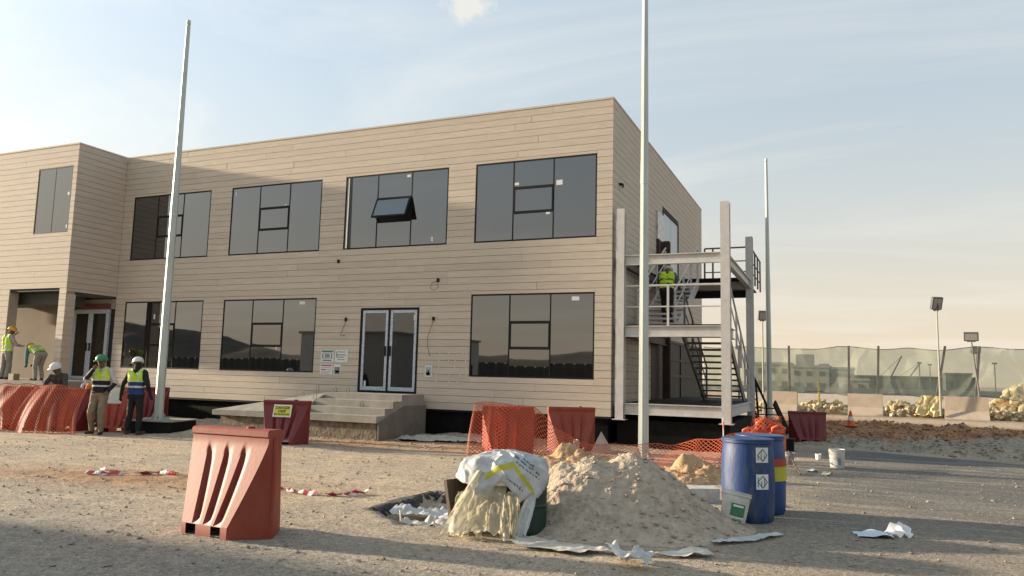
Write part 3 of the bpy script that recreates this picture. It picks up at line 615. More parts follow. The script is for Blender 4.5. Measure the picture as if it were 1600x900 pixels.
flight(-3.62, -2.50, 19.65, 2.95, 23.5, 1.06, 12, steeld)
flight(-4.78, -3.78, 19.65, 2.97, 23.1, 4.68, 11, steelp)
def rail(pts_top, posts, mids, mt=steelp, low=0):
    b = MB(); b.tube(pts_top, .026, 6); b.build('handrail', mt, tw)
    for m_ in mids:
        b = MB(); b.tube([(p[0], p[1], p[2]-m_) for p in pts_top], .018, 6); b.build('rail', mt, tw)
    for p, h in posts:
        b = MB(); b.bar(p, (p[0], p[1], p[2]+h), .05, .05, (0, 1, 0)); b.build('rail_post', mt, tw)
rail([(X0+.12, Y0-.02, 3.92), (X1-.12, Y0-.02, 3.92)], [((x, Y0-.02, 2.94), .97) for x in (-3.72,)], [.52], steelp)
rail([(X1-.03, Y0+.14, 3.92), (X1-.03, 19.5, 3.92), (X1-.03, 23.5, 2.02)], [((X1-.03, 19.35, 2.9), 1.05)]+[((X1-.03, 19.6+.97*k, 2.95-.475*k), .95) for k in range(1, 5)], [.45], steelp)
rail([(-3.60, 19.7, 3.92), (-3.60, 23.5, 2.02)], [((-3.60, 19.8+1.2*k, 2.9-.6*k), .95) for k in range(4)], [.45], steeld)
rail([(-3.80, 19.5, 3.92), (-3.80, 23.1, 5.68)], [((-3.80, 19.6+1.15*k, 2.95+.56*k), .95) for k in range(4)], [.45], steelp)
rail([(-4.78, 19.5, 3.92), (-4.78, 23.1, 5.68)], [((-4.78, 19.6+1.15*k, 2.95+.56*k), .95) for k in range(4)], [.45], steelp)
rail([(-3.70, 23.78, 5.72), (X1-.1, 23.78, 5.72)], [((-3.7, 23.78, 4.67), 1.05), ((-3.45, 23.78, 4.67), 1.02)], [.42, .75], steeld)
rail([(X1+.03, 23.9, 5.72), (X1+.03, 27, 5.72)], [((X1+.03, 24.2+k*.9, 4.67), 1.05) for k in range(4)], [.42, .75], steeld)
b = MB(); b.box(X0+.05, X1, 23.9, 23.98, 4.18, 4.4); b.build('dark_cross_plate', blackp, tw)  # black plate across the bay, just below the upper deck beam
# short black stair down from the tower
bs = thing('steel_steps', 'short black steel steps with handrail behind the stair tower', 'steps', (0, 0, 0))
for x in (-2.5, -1.75):
    b = MB(); b.bar((x, 24.4, 1.02), (x+.35, 25.3, .05), .05, .2); b.build('stringer', blk, bs)
for k in range(4): MB().box(-2.46+.09*k, -1.72+.09*k, 24.45+.21*k, 24.68+.21*k, .83-.2*k, .86-.2*k).build('tread', blk, bs)
b = MB(); b.tube([(-2.55, 24.2, 1.98), (-2.4, 24.3, 1.95), (-2.05, 25.2, .95), (-2.05, 25.25, .1)], .035, 8); b.build('handrail', blk, bs)
b = MB(); b.tube([(-2.38, 24.32, 1.95), (-2.3, 24.32, .2)], .035, 8); b.tube([(-2.30, 24.55, 1.65), (-2.2, 24.55, .15)], .03, 8); b.build('rail_post', blk, bs)

# ------------------------------------------------------------------ flagpoles
def flagpole(label, x, y, z, h, rb=.112, rt=.055):
    t = thing('flagpole', label, 'flagpole', (x, y, z), 0, 'bare flagpoles on the site'); b = MB()
    b.tube([(0, 0, .02), (0, 0, h*.52), (0, 0, h)], [rb, rb*.78, rt], 8); b.build('shaft', galv, t)
    b = MB(); b.tube([(0, 0, h*.5), (0, 0, h*.5+.5)], [rb*.80+.006, rb*.76+.004], 8); b.build('sleeve', galv, t)
    b = MB(); b.tube([(0, 0, h), (0, 0, h+.05), (0, 0, h+.16)], [rt*.6, rt*1.1, rt*.9], 8); b.build('cap', galv, t)
    b = MB(); b.box(-.2, .2, -.2, .2, 0, .025); b.build('base_plate', galv, t)
    for sx in (-1, 1):
        for sy in (-1, 1): b = MB(); b.lathe([(.016, .026), (.016, .075)], 6, (sx*.16, sy*.16, 0)); b.build('bolt', steeld, t)
    for a in range(4):
        b = MB(); c_, s_ = math.cos(a*math.pi/2+.78), math.sin(a*math.pi/2+.78); b.add([(c_*rb*.95, s_*rb*.95, .026), (c_*.19, s_*.19, .026), (c_*rb*.95, s_*rb*.95, .2)], [(0, 1, 2), (2, 1, 0)]); b.build('gusset', galv, t)
flagpole('galvanised flagpole standing on a black footing left of the ramp', -15.84, 14.37, .33, 10.45)
flagpole('tall galvanised flagpole behind the sand heap, its top out of frame', -3.72, 15.77, .02, 11.6)
flagpole('thin distant flagpole right of the steel stair tower', -2.47, 31.96, .02, 10.6)
t = thing('flagpole_footing', 'black painted concrete footing under the left flagpole', 'footing', (-15.78, 14.42, 0), R(14))
b = MB(); b.box(-.62, .62, -.55, .55, -.1, .30); b.build('block', blk, t); b = MB(); b.box(-.66, .66, -.59, .59, .301, .328); b.build('top_slab', conc, t)

# ------------------------------------------------------------------ water filled barriers
def barrier_parts(root, mt, Ln=1.07, H=1.0):
    # cross sections: z, half length at the outer skin, half length at middle, half thickness
    def prof(z):
        t = z/H; k = min(1.0, max(0.0, (0.88-t)/0.76)); s = k**1.12
        th = .085+.255*s; ln = Ln/2*(1-.42*s)
        if t > .93: th = .10; ln = Ln/2
        return th, ln
    zs = [z*H for z in (0, .12, .125, .17, .22, .27, .34, .42, .50, .58, .66, .74, .80, .84, .88, .925, .935, .985, 1.0)]
    nxs = 66; rows = []; b = MB()
    for z in zs:
        t_ = z/H; th, ln = prof(z); fl = max(0.0, min(1.0, (t_-.125)/.05))*max(0.0, min(1.0, (.82-t_)/.12))**.7; top = .02 if z == zs[-1] else 0
        pts_ = []
        for side in (-1, 1):
            for i in range(nxs+1):
                q0 = -1+2*i/nxs; x = ln*q0*(1 if side < 0 else -1); y = side*(th-top); dpt = 0
                for cx in (-.44, 0.04, .50):
                    wd = (.36-.20*t_)*(1 if side < 0 else -1); q = (q0*(1 if side < 0 else -1)-(cx-.10))/abs(wd)
                    if 0 < q < 1: dpt = max(dpt, min(q/.16, (1-q)/.84))
                y -= side*.06*dpt*fl*(1.1-.5*t_)
                pts_.append((x, y, z))
            e_x = Ln/2*(1 if side < 0 else -1)*.995; pts_.append((e_x, side*.035, z)); pts_.append((e_x, -side*.035, z))
        rows.append(pts_)
    n = len(rows[0]); V = [p for r_ in rows for p in r_]; F = []
    for i in range(len(rows)-1):
        for k in range(n):
            if i == 0 and abs(V[k][1]) > .2 and any(abs((V[k][0]+V[(k+1) % n][0])/2-c*Ln/1.1*(1 if V[k][1] < 0 else -1)) < .072 for c in (-.19, .165)): continue   # forklift notches
            F.append((i*n+k, i*n+(k+1) % n, (i+1)*n+(k+1) % n, (i+1)*n+k))
    F.append(tuple((len(rows)-1)*n+k for k in range(n)))
    b.add(V, F); o = b.build('body', mt, root, smooth='angle')
    f = MB(); f.lathe([(.045, H), (.045, H+.02), (.03, H+.022)], 10, (.2, 0, 0)); f.build('filler_cap', mt, root)
    f = MB(); f.lathe([(.03, .13*H), (.03, .92*H)], 8, (Ln/2-.012, 0, 0)); f.build('hinge_tube', mt, root)
    return o
GB = 'red plastic water barriers round the site'
def barrier(label, x, y, rz, mt, tilt=(0, 0), Ln=1.07, H=1.0, z=None):
    t = thing('water_barrier', label, 'barrier', (x, y, gz(x, y)-.01 if z is None else z), rz, GB); barrier_parts(t, mt, Ln, H); t.rotation_euler = (R(tilt[0]), R(tilt[1]), rz); return t
barrier('big sunlit red barrier alone in the foreground, leaning slightly', -5.66, 6.146, -.106, barm, (0, -.7), 1.11, 1.045)
b2 = barrier('dark red barrier with the yellow danger sign, before the concrete steps', -11.45, 13.95, R(14), barm2, H=.97)
barrier('red barrier wrapped in orange net, left of the white sheeted pile', -6.35, 14.75, R(22), barm3, H=1.0)
barrier('faded red barrier with fluted face, right of the netted one, by the black plinth', -5.55, 16.5, R(30), barm, H=.98)
barrier('dark red barrier standing alone on the far side of the road', -.78, 22.75, R(16), barm2, H=.86, Ln=.98)
barrier('leftmost red barrier, cut by the photo edge, under orange net', -19.0, 13.05, R(24), barm3, H=1.08)
barrier('red barrier half hidden under the wide fold of orange net at left', -17.9, 13.45, R(32), barm2, H=1.06)
barrier('red barrier behind the man with the green helmet', -16.75, 14.0, R(28), barm3, H=1.06)
barrier('pale red barrier seen between the two standing men', -19.6, 16.0, R(24), barm3, H=1.03)
barrier('dark red barrier right behind the man in black', -19.25, 17.1, R(30), barm2, H=1.03)
# sign on the barrier
t = thing('danger_sign', 'yellow and white sign reading DANGER DEEP EXCAVATION on the dark red barrier', 'sign', (-11.45, 13.95, 0), R(14))
T = Matrix.Translation((-.03, -.172, .735)) @ Matrix.Rotation(R(-15), 4, 'X')
MB().box(-.215, .215, -.012, 0, -.14, .14, T).build('panel', white, t)
MB().box(-.19, .19, -.0135, -.0122, -.115, .115, T).build('yellow_field', yelsign, t)
for txt, zz, sz in (('DANGER', .04, .085), ('DEEP', -.037, .08), ('EXCAVATION', -.10, .058)):
    cu_ = bpy.data.curves.new('lettering', 'FONT'); cu_.body = txt; cu_.size = sz; cu_.align_x = 'CENTER'; cu_.offset = .0022; cu_.extrude = .0004; cu_.resolution_u = 2
    fo = bpy.data.objects.new('lettering', cu_); col.objects.link(fo); dg = bpy.context.evaluated_depsgraph_get(); lm = bpy.data.meshes.new_from_object(fo.evaluated_get(dg)); bpy.data.objects.remove(fo)
    lm.materials.clear(); lm.materials.append(inkm); lo_ = link(bpy.data.objects.new('lettering', lm), t); lo_.matrix_basis = T @ Matrix.Translation((0, -.0145, zz)) @ Matrix.Rotation(R(90), 4, 'X')

# ------------------------------------------------------------------ orange safety net
def net(label, S, nu, nv, hw=.007, name='safety_net', grp=None):
    us = np.arange(nu+1)/nu; vs = np.arange(nv+1)/nv
    P = np.array([[S(u, v) for v in vs] for u in us])
    b = MB()
    for i in range(nu):
        for j in range(nv+1):
            if (i+j) % 2: continue
            for dj in (-1, 1):
                if not 0 <= j+dj <= nv: continue
                p, q = P[i, j], P[i+1, j+dj]; d = q-p
                iu = min(i, nu-1); nrm = np.cross(P[iu+1, j]-P[iu, j], P[i, min(j+1, nv)]-P[i, max(j-1, 0)]); s = np.cross(nrm, d); l_ = np.linalg.norm(s)
                if l_ < 1e-9: continue
                s = s/l_*hw
                b.add([p-s, p+s, q+s, q-s], [(0, 1, 2, 3)])
    for j in (0, nv):
        for i in range(nu): b.bar(P[i, j], P[i+1, j], hw*2, hw*1.6)
    return tag(b.build(name, netm), label, 'net', grp)
def poly_at(pts, u):
    n = len(pts)-1; t = min(max(u, 0), 1)*n; i = min(int(t), n-1); f = t-i; f2 = f*f*(3-2*f)
    return Vector(pts[i]).lerp(Vector(pts[i+1]), .5*f+.5*f2)
# left net: hung over the barriers
A1 = [(-19.75, 12.62, 1.12), (-19.2, 12.7, 1.13), (-18.75, 12.75, 1.14), (-18.35, 12.95, 1.12)]
B1 = [(-19.8, 12.15, .02), (-19.4, 12.2, .02), (-18.95, 12.2, .02), (-18.3, 12.35, .03)]
def S1(u, v):
    p = poly_at(A1, u).lerp(poly_at(B1, u), v**.9); k = math.sin(u*24)*.035*v+math.sin(u*9+2)*.05*v; return np.array((p.x+k*.3, p.y-k-.06*math.sin(v*3.1), p.z-.02*math.sin(u*14)*(1-v)))
net('orange mesh net draped over the leftmost barrier', S1, 44, 34, grp='orange mesh nets')
A2 = [(-18.35, 12.85, 1.10), (-18.05, 12.9, 1.14), (-17.75, 12.95, 1.16), (-17.35, 13.1, 1.09), (-17.05, 13.25, 1.05)]
B2 = [(-18.55, 12.45, .03), (-18.05, 12.25, .02), (-17.4, 12.3, .02), (-16.9, 12.55, .02), (-16.7, 12.8, .03)]
def S2(u, v):
    p = poly_at(A2, u).lerp(poly_at(B2, u), v); k = math.sin(u*19+1)*.05*v+.03*math.sin(u*41)*v; return np.array((p.x+k*.4, p.y-k-.1*math.sin(v*3.1), p.z))
net('wide fold of orange mesh net bulging to the ground left of the green helmet man', S2, 52, 36, grp='orange mesh nets')
A4 = [(-6.98, 14.42, 1.05), (-6.6, 14.52, 1.06), (-6.1, 14.72, 1.04), (-5.8, 14.85, 1.02)]
B4 = [(-7.0, 14.15, .02), (-6.55, 14.2, .02), (-6.05, 14.38, .02), (-5.6, 14.55, .02)]
def S4(u, v):
    p = poly_at(A4, u).lerp(poly_at(B4, u), v); k = .025*math.sin(u*22)*(.3+v); return np.array((p.x, p.y-k-.05*math.sin(v*3), p.z+.03*math.sin(u*6)))
net('orange mesh net over the barrier left of the sand heap', S4, 36, 28, grp='orange mesh nets')
A5 = [(-5.8, 14.85, 1.0), (-5.35, 14.9, .62), (-4.9, 14.9, .36), (-4.3, 14.95, .30), (-3.72, 15.3, .34), (-3.1, 15.2, .36), (-2.5, 15.0, .50), (-2.0, 14.9, .58), (-1.75, 15.5, .66), (-1.6, 17.4, .7)]
B5 = [(-5.6, 14.55, .02), (-5.1, 14.3, .02), (-4.6, 14.2, .03), (-4.1, 14.1, .03), (-3.5, 13.9, .03), (-2.9, 13.8, .04), (-2.3, 13.7, .04), (-1.9, 13.8, .03), (-1.6, 14.6, .02), (-1.45, 16.6, .02)]
def S5(u, v):
    p = poly_at(A5, u).lerp(poly_at(B5, u), v); k = .04*math.sin(u*26+v*3)*(.3+v); return np.array((p.x, p.y-k, p.z-.05*math.sin(v*3.1)+.02*math.sin(u*40+v*5)))
net('orange mesh net sagging from the barrier past the tall flagpole to the drums', S5, 110, 22, grp='orange mesh nets')
b = MB(); b.tube([(-1.98, 14.88, 0), (-1.99, 14.9, .95)], .012, 6); o = tag(b.build('marker_rod', tapew), 'thin white and red rod holding up the net beside the blue drums', 'rod')
b = MB()
for k in range(3): b.tube([(-1.981, 14.882, .15+.3*k), (-1.984, 14.89, .28+.3*k)], .0135, 6)
b.build('red_band', taper, o)

# ------------------------------------------------------------------ heaps
def heap(name, label, cx, cy, fn, rx, ry, mat, n=120, rot=0, rough=.03, stones=0, smat=None, cat='heap', fs=9):
    u = np.linspace(-1, 1, n); U, V = np.meshgrid(u, u, indexing='ij'); X = U*rx; Y = V*ry
    h = fn(X, Y); nz = fbm(X*fs+7, Y*fs+3, 5, 41)*rough*2.4+fbm(X*3+1, Y*3, 4, 42)*rough*4
    z = h+nz*np.clip(h*5, 0, 1)
    c_, s_ = math.cos(rot), math.sin(rot); WX = cx+X*c_-Y*s_; WY = cy+X*s_+Y*c_
    zg = ground_h(WX, WY)*np.clip(1-h*2, 0, 1)
    z = np.where(h < .004, -.10, z+zg)
    b = MB(); b.grid(np.stack([WX, WY, z], -1)); o = b.build(name, mat, smooth=True); tag(o, label, cat)
    if stones:
        P_, S_ = [], []
        while len(P_) < stones:
            i, j = random.randrange(n), random.randrange(n)
            if h[i, j] > .02: s = min(.038, .004+.006*RNG.pareto(2.3)); P_.append((WX[i, j]+random.uniform(-.02, .02), WY[i, j]+random.uniform(-.02, .02), z[i, j]+s*.2)); S_.append(s)
        q = stone_mesh(P_, S_, 'clod', smat or mat); q.parent = o; q['kind'] = 'stuff'
    return o
def cone(X, Y, x, y, h, r, sx=1., p=1.0): d = np.sqrt(((X-x)/sx)**2+(Y-y)**2)/r; return h*np.clip(1-d**p, 0, 1)
def f_main(X, Y):
    wob = fbm(X*1.6+3, Y*1.6, 3, 50)*.35
    C_ = [cone(X, Y, .06, .08, .98, 1.30, .92, .95), cone(X, Y, -.36, .04, .86, 1.18, 1., 1.0), cone(X, Y, -.74, .1, .74, .95, 1., 1.0), cone(X, Y, .30, .1, .70, 1.12, 1.05, .95)]
    k = 14.0; h = np.log(sum(np.exp(k*c) for c in C_)/4)/k+.05; h = np.where(np.maximum.reduce(C_) <= 0, 0, h)
    h2 = np.clip(h*(1+wob*.7)-.045, 0, 2); t = .90; return np.where(h2 > t*.75, t*.75+(h2-t*.75)*.72, h2)
heap('sand_heap', 'large pale grey sand heap beside the white sheeted pile', -2.26, 8.70, f_main, 1.75, 1.45, sandm, 300, YAW*-1, .023, 3000, sandm, fs=17)
def f_s(a): return lambda X, Y: np.clip(np.maximum(cone(X, Y, 0, 0, a, .75, 1.25), cone(X, Y, .45, .1, a*.7, .6, 1.2))*(1+fbm(X*2.4, Y*2.4, 4, 61)*1.1), 0, 2)
heap('soil_heap', 'small orange soil heap against the orange net left of the tall flagpole', -4.75, 13.85, f_s(.34), 1.2, 1.0, orgsoil, 90, .3, .06, 420, orgsoil)
heap('gravel_heap', 'low rubble heap behind the orange net right of the sand heap', -2.35, 13.2, f_s(.34), 1.3, 1.0, orgsoil, 90, .5, .06, 520, orgsoil)
heap('soil_heap', 'low soil mound between the man in black and the red barrier', -16.7, 15.2, f_s(.32), 1.2, .9, orgsoil, 60, .3, .03, 160, stonem)

# ------------------------------------------------------------------ covered pile beside the heap
RZ = -YAW
dr = thing('plastic_drum', 'dark green drum half hidden under the white bag', 'drum', (-3.07, 7.66, 0), 0); b = MB(); b.lathe([(.21, .0), (.225, .04), (.225, .28), (.235, .3), (.225, .32), (.225, .50), (.21, .53), (0, .54)], 24); b.build('body', drumg, dr)
bw = MB(); bw.box(-.2, .2, -.022, .022, 0, .56, Matrix.Rotation(R(-14), 4, 'X')); tag(bw.build('weathered_board', woodm, loc=(-3.65, 7.42, -.01), rz=RZ+R(48)), 'dark brown board leaning at the left end of the covered pile', 'board')
bw2 = MB(); bw2.box(-.2, .22, -.16, .16, 0, .44); tag(bw2.build('stone_block', M('rough_block', (.30, .25, .19), (.2, .16, .12), 4, .9, .5, 15), loc=(-3.46, 7.60, 0), rz=RZ), 'rough block buried under the white bag', 'block')
HEM = [(-.56, .58), (-.47, .56), (-.36, .53), (-.345, .467), (-.27, .42), (-.16, .52), (-.06, .61), (.02, .56), (.19, .40), (.29, .455), (.36, .42), (.42, .467), (.52, .57)]
YEL = [(-.21, .59), (-.06, .70), (.085, .725), (.19, .60), (.30, .445)]
def drape(label, cx, cy, rz):
    nT, nS = 220, 60; V = np.zeros((nT+1, nS, 3)); hx, hz = zip(*HEM)
    for i in range(nT+1):
        th = 2*math.pi*i/nT; c_, s_ = math.cos(th), math.sin(th); ex = 2.5; rr = 1/((abs(c_)/(.50 if c_ > 0 else .545))**ex+(abs(s_)/.40)**ex)**(1/ex)
        x_ = rr*c_; hem = float(np.interp(x_, hx, hz)) if s_ < .1 else .50; fold = .5+float(fbm(np.array([th*3.1 % 19.5]), np.array([.3]), 3, 70)[0])
        for j in range(nS):
            s = j/(nS-1); f = s*math.pi/2
            r_ = rr*math.sin(f)**.85; top = .865+.05*x_*s-.05*max(0, -x_-.1)*s
            z = hem+(top-hem)*math.cos(f)**.62; V[i, j] = (r_*c_, r_*s_, z)
    X, Y, Z = V[..., 0], V[..., 1], V[..., 2]
    ang = np.arctan2(Y, X); rad = np.hypot(X, Y)
    warp = fbm(X*3+5, Y*3+Z*2, 3, 71)
    crease = np.abs(np.sin(ang*4.3+warp*7+Z*3))**.6*-.030+np.abs(np.sin(X*9-Z*11+warp*9))**.5*-.022+np.abs(np.sin(X*17+Z*8+warp*14))**.6*-.006+warp*.05
    k = np.clip(rad/.25, .2, 1)
    V[..., 0] += np.cos(ang)*crease*k; V[..., 1] += np.sin(ang)*crease*k; V[..., 2] += crease*.7
    V[-1] = V[0]
    b = MB(); b.grid(V); o = b.build('white_bag', bagm, smooth=True, loc=(cx, cy, 0), rz=rz); me_ = o.data
    # printed yellow chevron and dark lettering strokes of the bag: flat print on the sheet
    me_.materials.append(M('bag_print_yellow', (.58, .53, .04), (.46, .42, .05), 14, .6, trans=.1)); me_.materials.append(M('bag_print_dark', (.05, .055, .06), (.2, .2, .2), 30, .7))
    yx, yz = zip(*YEL)
    for p in me_.polygons:
        x, y, z = p.center
        if y < -.05 and -.2 < x < .3 and abs(z-np.interp(x, yx, yz)) < .03+.03*max(0, x): p.material_index = 1
        if y < .05 and .10 < x < .36:
            e = z-(.80-.70*(x-.11))
            if abs(e) < .011 and int(x*55) % 4: p.material_index = 2
            elif abs(e+.045) < .009 and int(x*90) % 3: p.material_index = 2
            elif abs(e-.04) < .006 and .18 < x < .3: p.material_index = 2
        if y < -.15 and .02 < x < .2 and abs(z-(.60-.75*(x-.02))) < .012 and int(x*110) % 3: p.material_index = 2
    sd = o.modifiers.new('thickness', 'SOLIDIFY'); sd.thickness = .004
    return tag(o, label, 'bag')
drape('white woven bag with yellow print draped over the pile beside the sand heap', -3.29, 7.60, RZ)
def curtain(name, label, cx, cy, rz, W_, top, flare, mat, seed, cat='sheet', nu_=90, nv_=44, depth=.3, amp=.05, slant=0, taper=0, base=0.02):
    u = np.linspace(-1, 1, nu_); v = np.linspace(0, 1, nv_); U, W2 = np.meshgrid(u, v, indexing='ij')
    wp = fbm(U*1.5+seed, W2*2.4+seed*2, 4, int(seed*10)); ph = U*(2.9+.6*math.sin(seed))+wp*6+1.0*np.sin(W2*2.6+U*2+seed)
    k = amp*(.4+.8*W2)*(1.7*np.sqrt(np.sin(ph)**2+.02)-.8+.22*np.sin(ph*2.2+seed)+2.2*fbm(U*2.2+seed, W2*2.6, 3, int(seed)+5))
    hem = np.clip(fbm(U*1.8+seed*3, U*0+seed, 3, int(seed)+9)+.12, 0, 1)*.5*(top-base)
    wdt = W_/2*(1-taper+taper*W2**.8)*(1+.2*W2*fbm(U*0+seed, W2*2, 2, 3))
    P_ = np.stack([U*wdt+slant*W2+wp*.06, -depth*W2**1.7*(1+.5*fbm(U*1.3+seed, U*0, 2, 8))-k, base+(top-base)*(1-W2)**.95+hem*W2**2+np.clip(fbm(U*9, W2*9+seed, 3, int(seed)+80), -.1, .3)*.06], -1)
    P_[..., 2] = np.maximum(P_[..., 2], base-.01)
    b = MB(); b.grid(P_); return tag(b.build(name, mat, smooth=True, loc=(cx, cy, 0), rz=rz), label, cat)
curtain('clear_plastic_sheet', 'thin yellowish plastic sheet hanging in folds down the front of the pile', -3.30, 7.27, RZ, .60, .66, .3, veil, 1.3, taper=.5, slant=-.20, amp=.06, depth=.24)
curtain('clear_plastic_sheet', 'crumpled clear sheet bunched low at the left of the pile', -3.50, 7.30, RZ, .36, .44, .3, veil, 4.1, slant=-.08, depth=.18, amp=.055)
curtain('clear_plastic_sheet', 'narrow pale strip of sheet hanging over the green drum', -2.90, 7.40, RZ, .14, .44, .3, liner, 7.7, taper=.3, depth=.16, amp=.02, slant=-.12)
curtain('clear_plastic_sheet', 'grey film hanging over the middle of the drum', -3.10, 7.30, RZ, .2, .46, .3, veil, 2.6, taper=.3, depth=.14, amp=.045)
def ribbon_sheet(name, label, pts, wd, mat, cat='sheet', crumple=.03, n=60, m_=12, z0=.015):
    P_ = np.zeros((n, m_, 3))
    for i in range(n):
        u = i/(n-1); p = poly_at([(*q, 0) for q in pts], u); q = poly_at([(*q, 0) for q in pts], min(1, u+.02))-poly_at([(*q, 0) for q in pts], max(0, u-.02)); q.normalize() if q.length > 0 else None
        nx, ny = -q.y, q.x; W_ = wd(u) if callable(wd) else wd
        for j in range(m_):
            v = j/(m_-1)-.5; P_[i, j] = (p.x+nx*v*W_, p.y+ny*v*W_, 0)
    zz = fbm(P_[..., 0]*5, P_[..., 1]*5, 4, 90)+.3; P_[..., 2] = ground_h(P_[..., 0], P_[..., 1])+z0+np.abs(zz)*crumple*2+np.maximum(0, fbm(P_[..., 0]*12, P_[..., 1]*12, 3, 91))*crumple*2
    b = MB(); b.grid(P_); return tag(b.build(name, mat, smooth=True), label, cat)
ribbon_sheet('plastic_liner', 'dusty white liner sheet spilling along the foot of the sand heap', [(-2.95, 7.2), (-2.5, 7.05), (-2.05, 7.12), (-1.6, 7.25), (-1.15, 7.55)], lambda u: .2+.12*math.sin(u*7)+.06*math.sin(u*23), linerd, crumple=.03, n=90)
ribbon_sheet('plastic_liner', 'grey liner edge sticking out right of the sand heap before the drums', [(-1.2, 8.1), (-.85, 8.5), (-.6, 8.95)], lambda u: .2-.1*u, liner, crumple=.02)
ribbon_sheet('plastic_liner', 'white liner lying in the shallow pit left of the covered pile', [(-5.0, 8.25), (-4.6, 8.3), (-4.2, 8.2), (-3.85, 8.0)], lambda u: .5-.1*math.sin(u*5), liner, crumple=.09, z0=.03)
ribbon_sheet('plastic_liner', 'bright crumpled liner fold at the front edge of the pit', [(-4.55, 7.6), (-4.15, 7.75), (-3.75, 7.6)], lambda u: .34, linerd, crumple=.09, z0=.04)
ribbon_sheet('plastic_liner', 'bright crumpled end of liner lying in front of the sand heap', [(-1.98, 7.02), (-1.78, 6.95), (-1.62, 6.78), (-1.60, 6.62)], lambda u: .13+.12*math.sin(u*3.1), liner, crumple=.13, n=50, m_=20, z0=.02)
ribbon_sheet('ground_tarp', 'grey dusty tarpaulin spread beside the concrete steps', [(-10.0, 16.4), (-9.2, 16.7), (-8.3, 16.9), (-7.2, 17.1)], lambda u: 1.0, linerd, crumple=.05, n=80, m_=20, cat='tarpaulin')
b = MB(); b.add([(0, 0, 0), (.52, .0, 0), (.24, .16, .46), (0, .03, 0), (.52, .03, 0), (.24, .19, .46)], [(0, 1, 2), (3, 5, 4), (0, 3, 4, 1), (1, 4, 5, 2), (2, 5, 3, 0)]); tag(b.build('plywood_offcut', plym, loc=(-5.0, 16.2, gz(-5, 16.2)), rz=.3), 'triangular pale plywood offcut leaning before the black plinth', 'board')
b = MB()
for k in range(9): b.tube([(-5.25+.06*math.sin(k*2.1+q*.9), 16.0+.05*math.cos(k+q), .12+.05*q*(1-.1*q)+.05*math.sin(k+q*.5)) for q in range(8)], .008, 4)
tag(b.build('cord_bundle', liner), 'tangle of white cord beside the plywood offcut', 'cord')

# ------------------------------------------------------------------ drums, buckets, litter
def blue_drum(label, x, y, mt, H=.97, r=.305):
    t = thing('blue_drum', label, 'drum', (x, y, gz(x, y)), 0, 'blue plastic drums'); b = MB()
    b.lathe([(r*.90, 0), (r*.97, .03), (r, .12), (r*1.005, .30*H), (r*1.03, .5*H), (r*1.005, .72*H), (r*.985, .86*H), (r*.95, .91*H), (r*.95, .945*H), (r*.99, .955*H), (r*.99, H), (r*.93, H), (r*.92, .90*H), (r*.93, .7*H), (0, .68*H)], 40); b.build('body', mt, t, smooth='angle')
    b = MB(); b.lathe([(r*.992, .985*H), (r*1.005, .99*H), (r*1.0, H+.004), (r*.94, H+.005)], 40); b.build('rim', mt, t, smooth=True)
    return t
def curved_patch(x, a0, a1, r, z0, z1, mt, par, name, n=8):
    b = MB(); vs = []
    for k in range(n+1): a = a0+(a1-a0)*k/n; vs += [(r*math.cos(a), r*math.sin(a), z0), (r*math.cos(a), r*math.sin(a), z1)]
    b.add(vs, [(2*k, 2*k+2, 2*k+3, 2*k+1) for k in range(n)]); return b.build(name, mt, par)
d1 = blue_drum('nearer dusty blue drum with two white stickers, a bucket leaning on it', -1.02, 9.78, bluedm)
d2 = blue_drum('further blue drum with red and yellow band, behind the dusty one', -.93, 10.42, bluem)
face = math.atan2(-9.78, 1.02)
for zz, kind in ((.71, 0), (.40, 1)):
    lb = curved_patch(0, face+.30, face+.82, .316, zz, zz+.175, white, d1, 'sticker')
    for k in range(3): curved_patch(0, face+.36+.13*k, face+.40+.13*k, .3175, zz+.03, zz+.09+.05*((k+kind) % 2), gk, lb, 'symbol', 2)
    a_ = face+.56; dm = MB()
    for s0, s1 in (((-.09, .0), (0, .07)), ((0, .07), (.09, 0)), ((.09, 0), (0, -.07)), ((0, -.07), (-.09, 0))):
        q = [(.318*math.cos(a_+p[0]*2.2), .318*math.sin(a_+p[0]*2.2), zz+.087+p[1]) for p in (s0, s1)]; dm.bar(q[0], q[1], .006, .006)
    dm.build('symbol', inkm, lb)
for zz, z2, mt in ((.60, .70, redst), (.42, .598, yelst)): curved_patch(0, face-.5, face+1.6, .3185, zz, z2, mt, d2, 'band', 24)
def bucket(label, loc, rot, H=.33, r=.145, mt=wplast, lidded=True, handle=True):
    t = thing('bucket', label, 'bucket', loc); t.rotation_euler = rot; b = MB()
    pr = [(r*.84, 0), (r*.86, .012), (r*.98, H*.88), (r*1.05, H*.88), (r*1.05, H*.93), (r, H*.93), (r*1.03, H)]
    pr += [(0, H*.99)] if lidded else [(r*.96, H), (r*.85, .03), (0, .03)]
    b.lathe(pr, 28); b.build('body', mt, t, smooth='angle')
    if handle:
        b = MB(); b.tube([(r*1.06*math.cos(a), r*1.06*math.sin(a)*.5-.05*math.sin(a), H*.9-.16*math.sin(a)*.9) for a in np.linspace(0, math.pi, 12)], .004, 5); b.build('handle', steeld, t)
    return t
bk = bucket('dirty white bucket with green label leaning on the nearer blue drum', (-1.14, 9.20, .02), (R(-10), R(9), 0), .37, .16)
fa = math.atan2(-9.28, 1.2)
g_ = curved_patch(0, fa-.30, fa+.75, .157, .10, .235, greenst, bk, 'label'); curved_patch(0, fa-.15, fa+.6, .1585, .20, .222, white, g_, 'print'); curved_patch(0, fa-.3, fa+.75, .153, .075, .09, white, bk, 'print'); curved_patch(0, fa-.1, fa+.6, .150, .012, .06, greenst, bk, 'label')
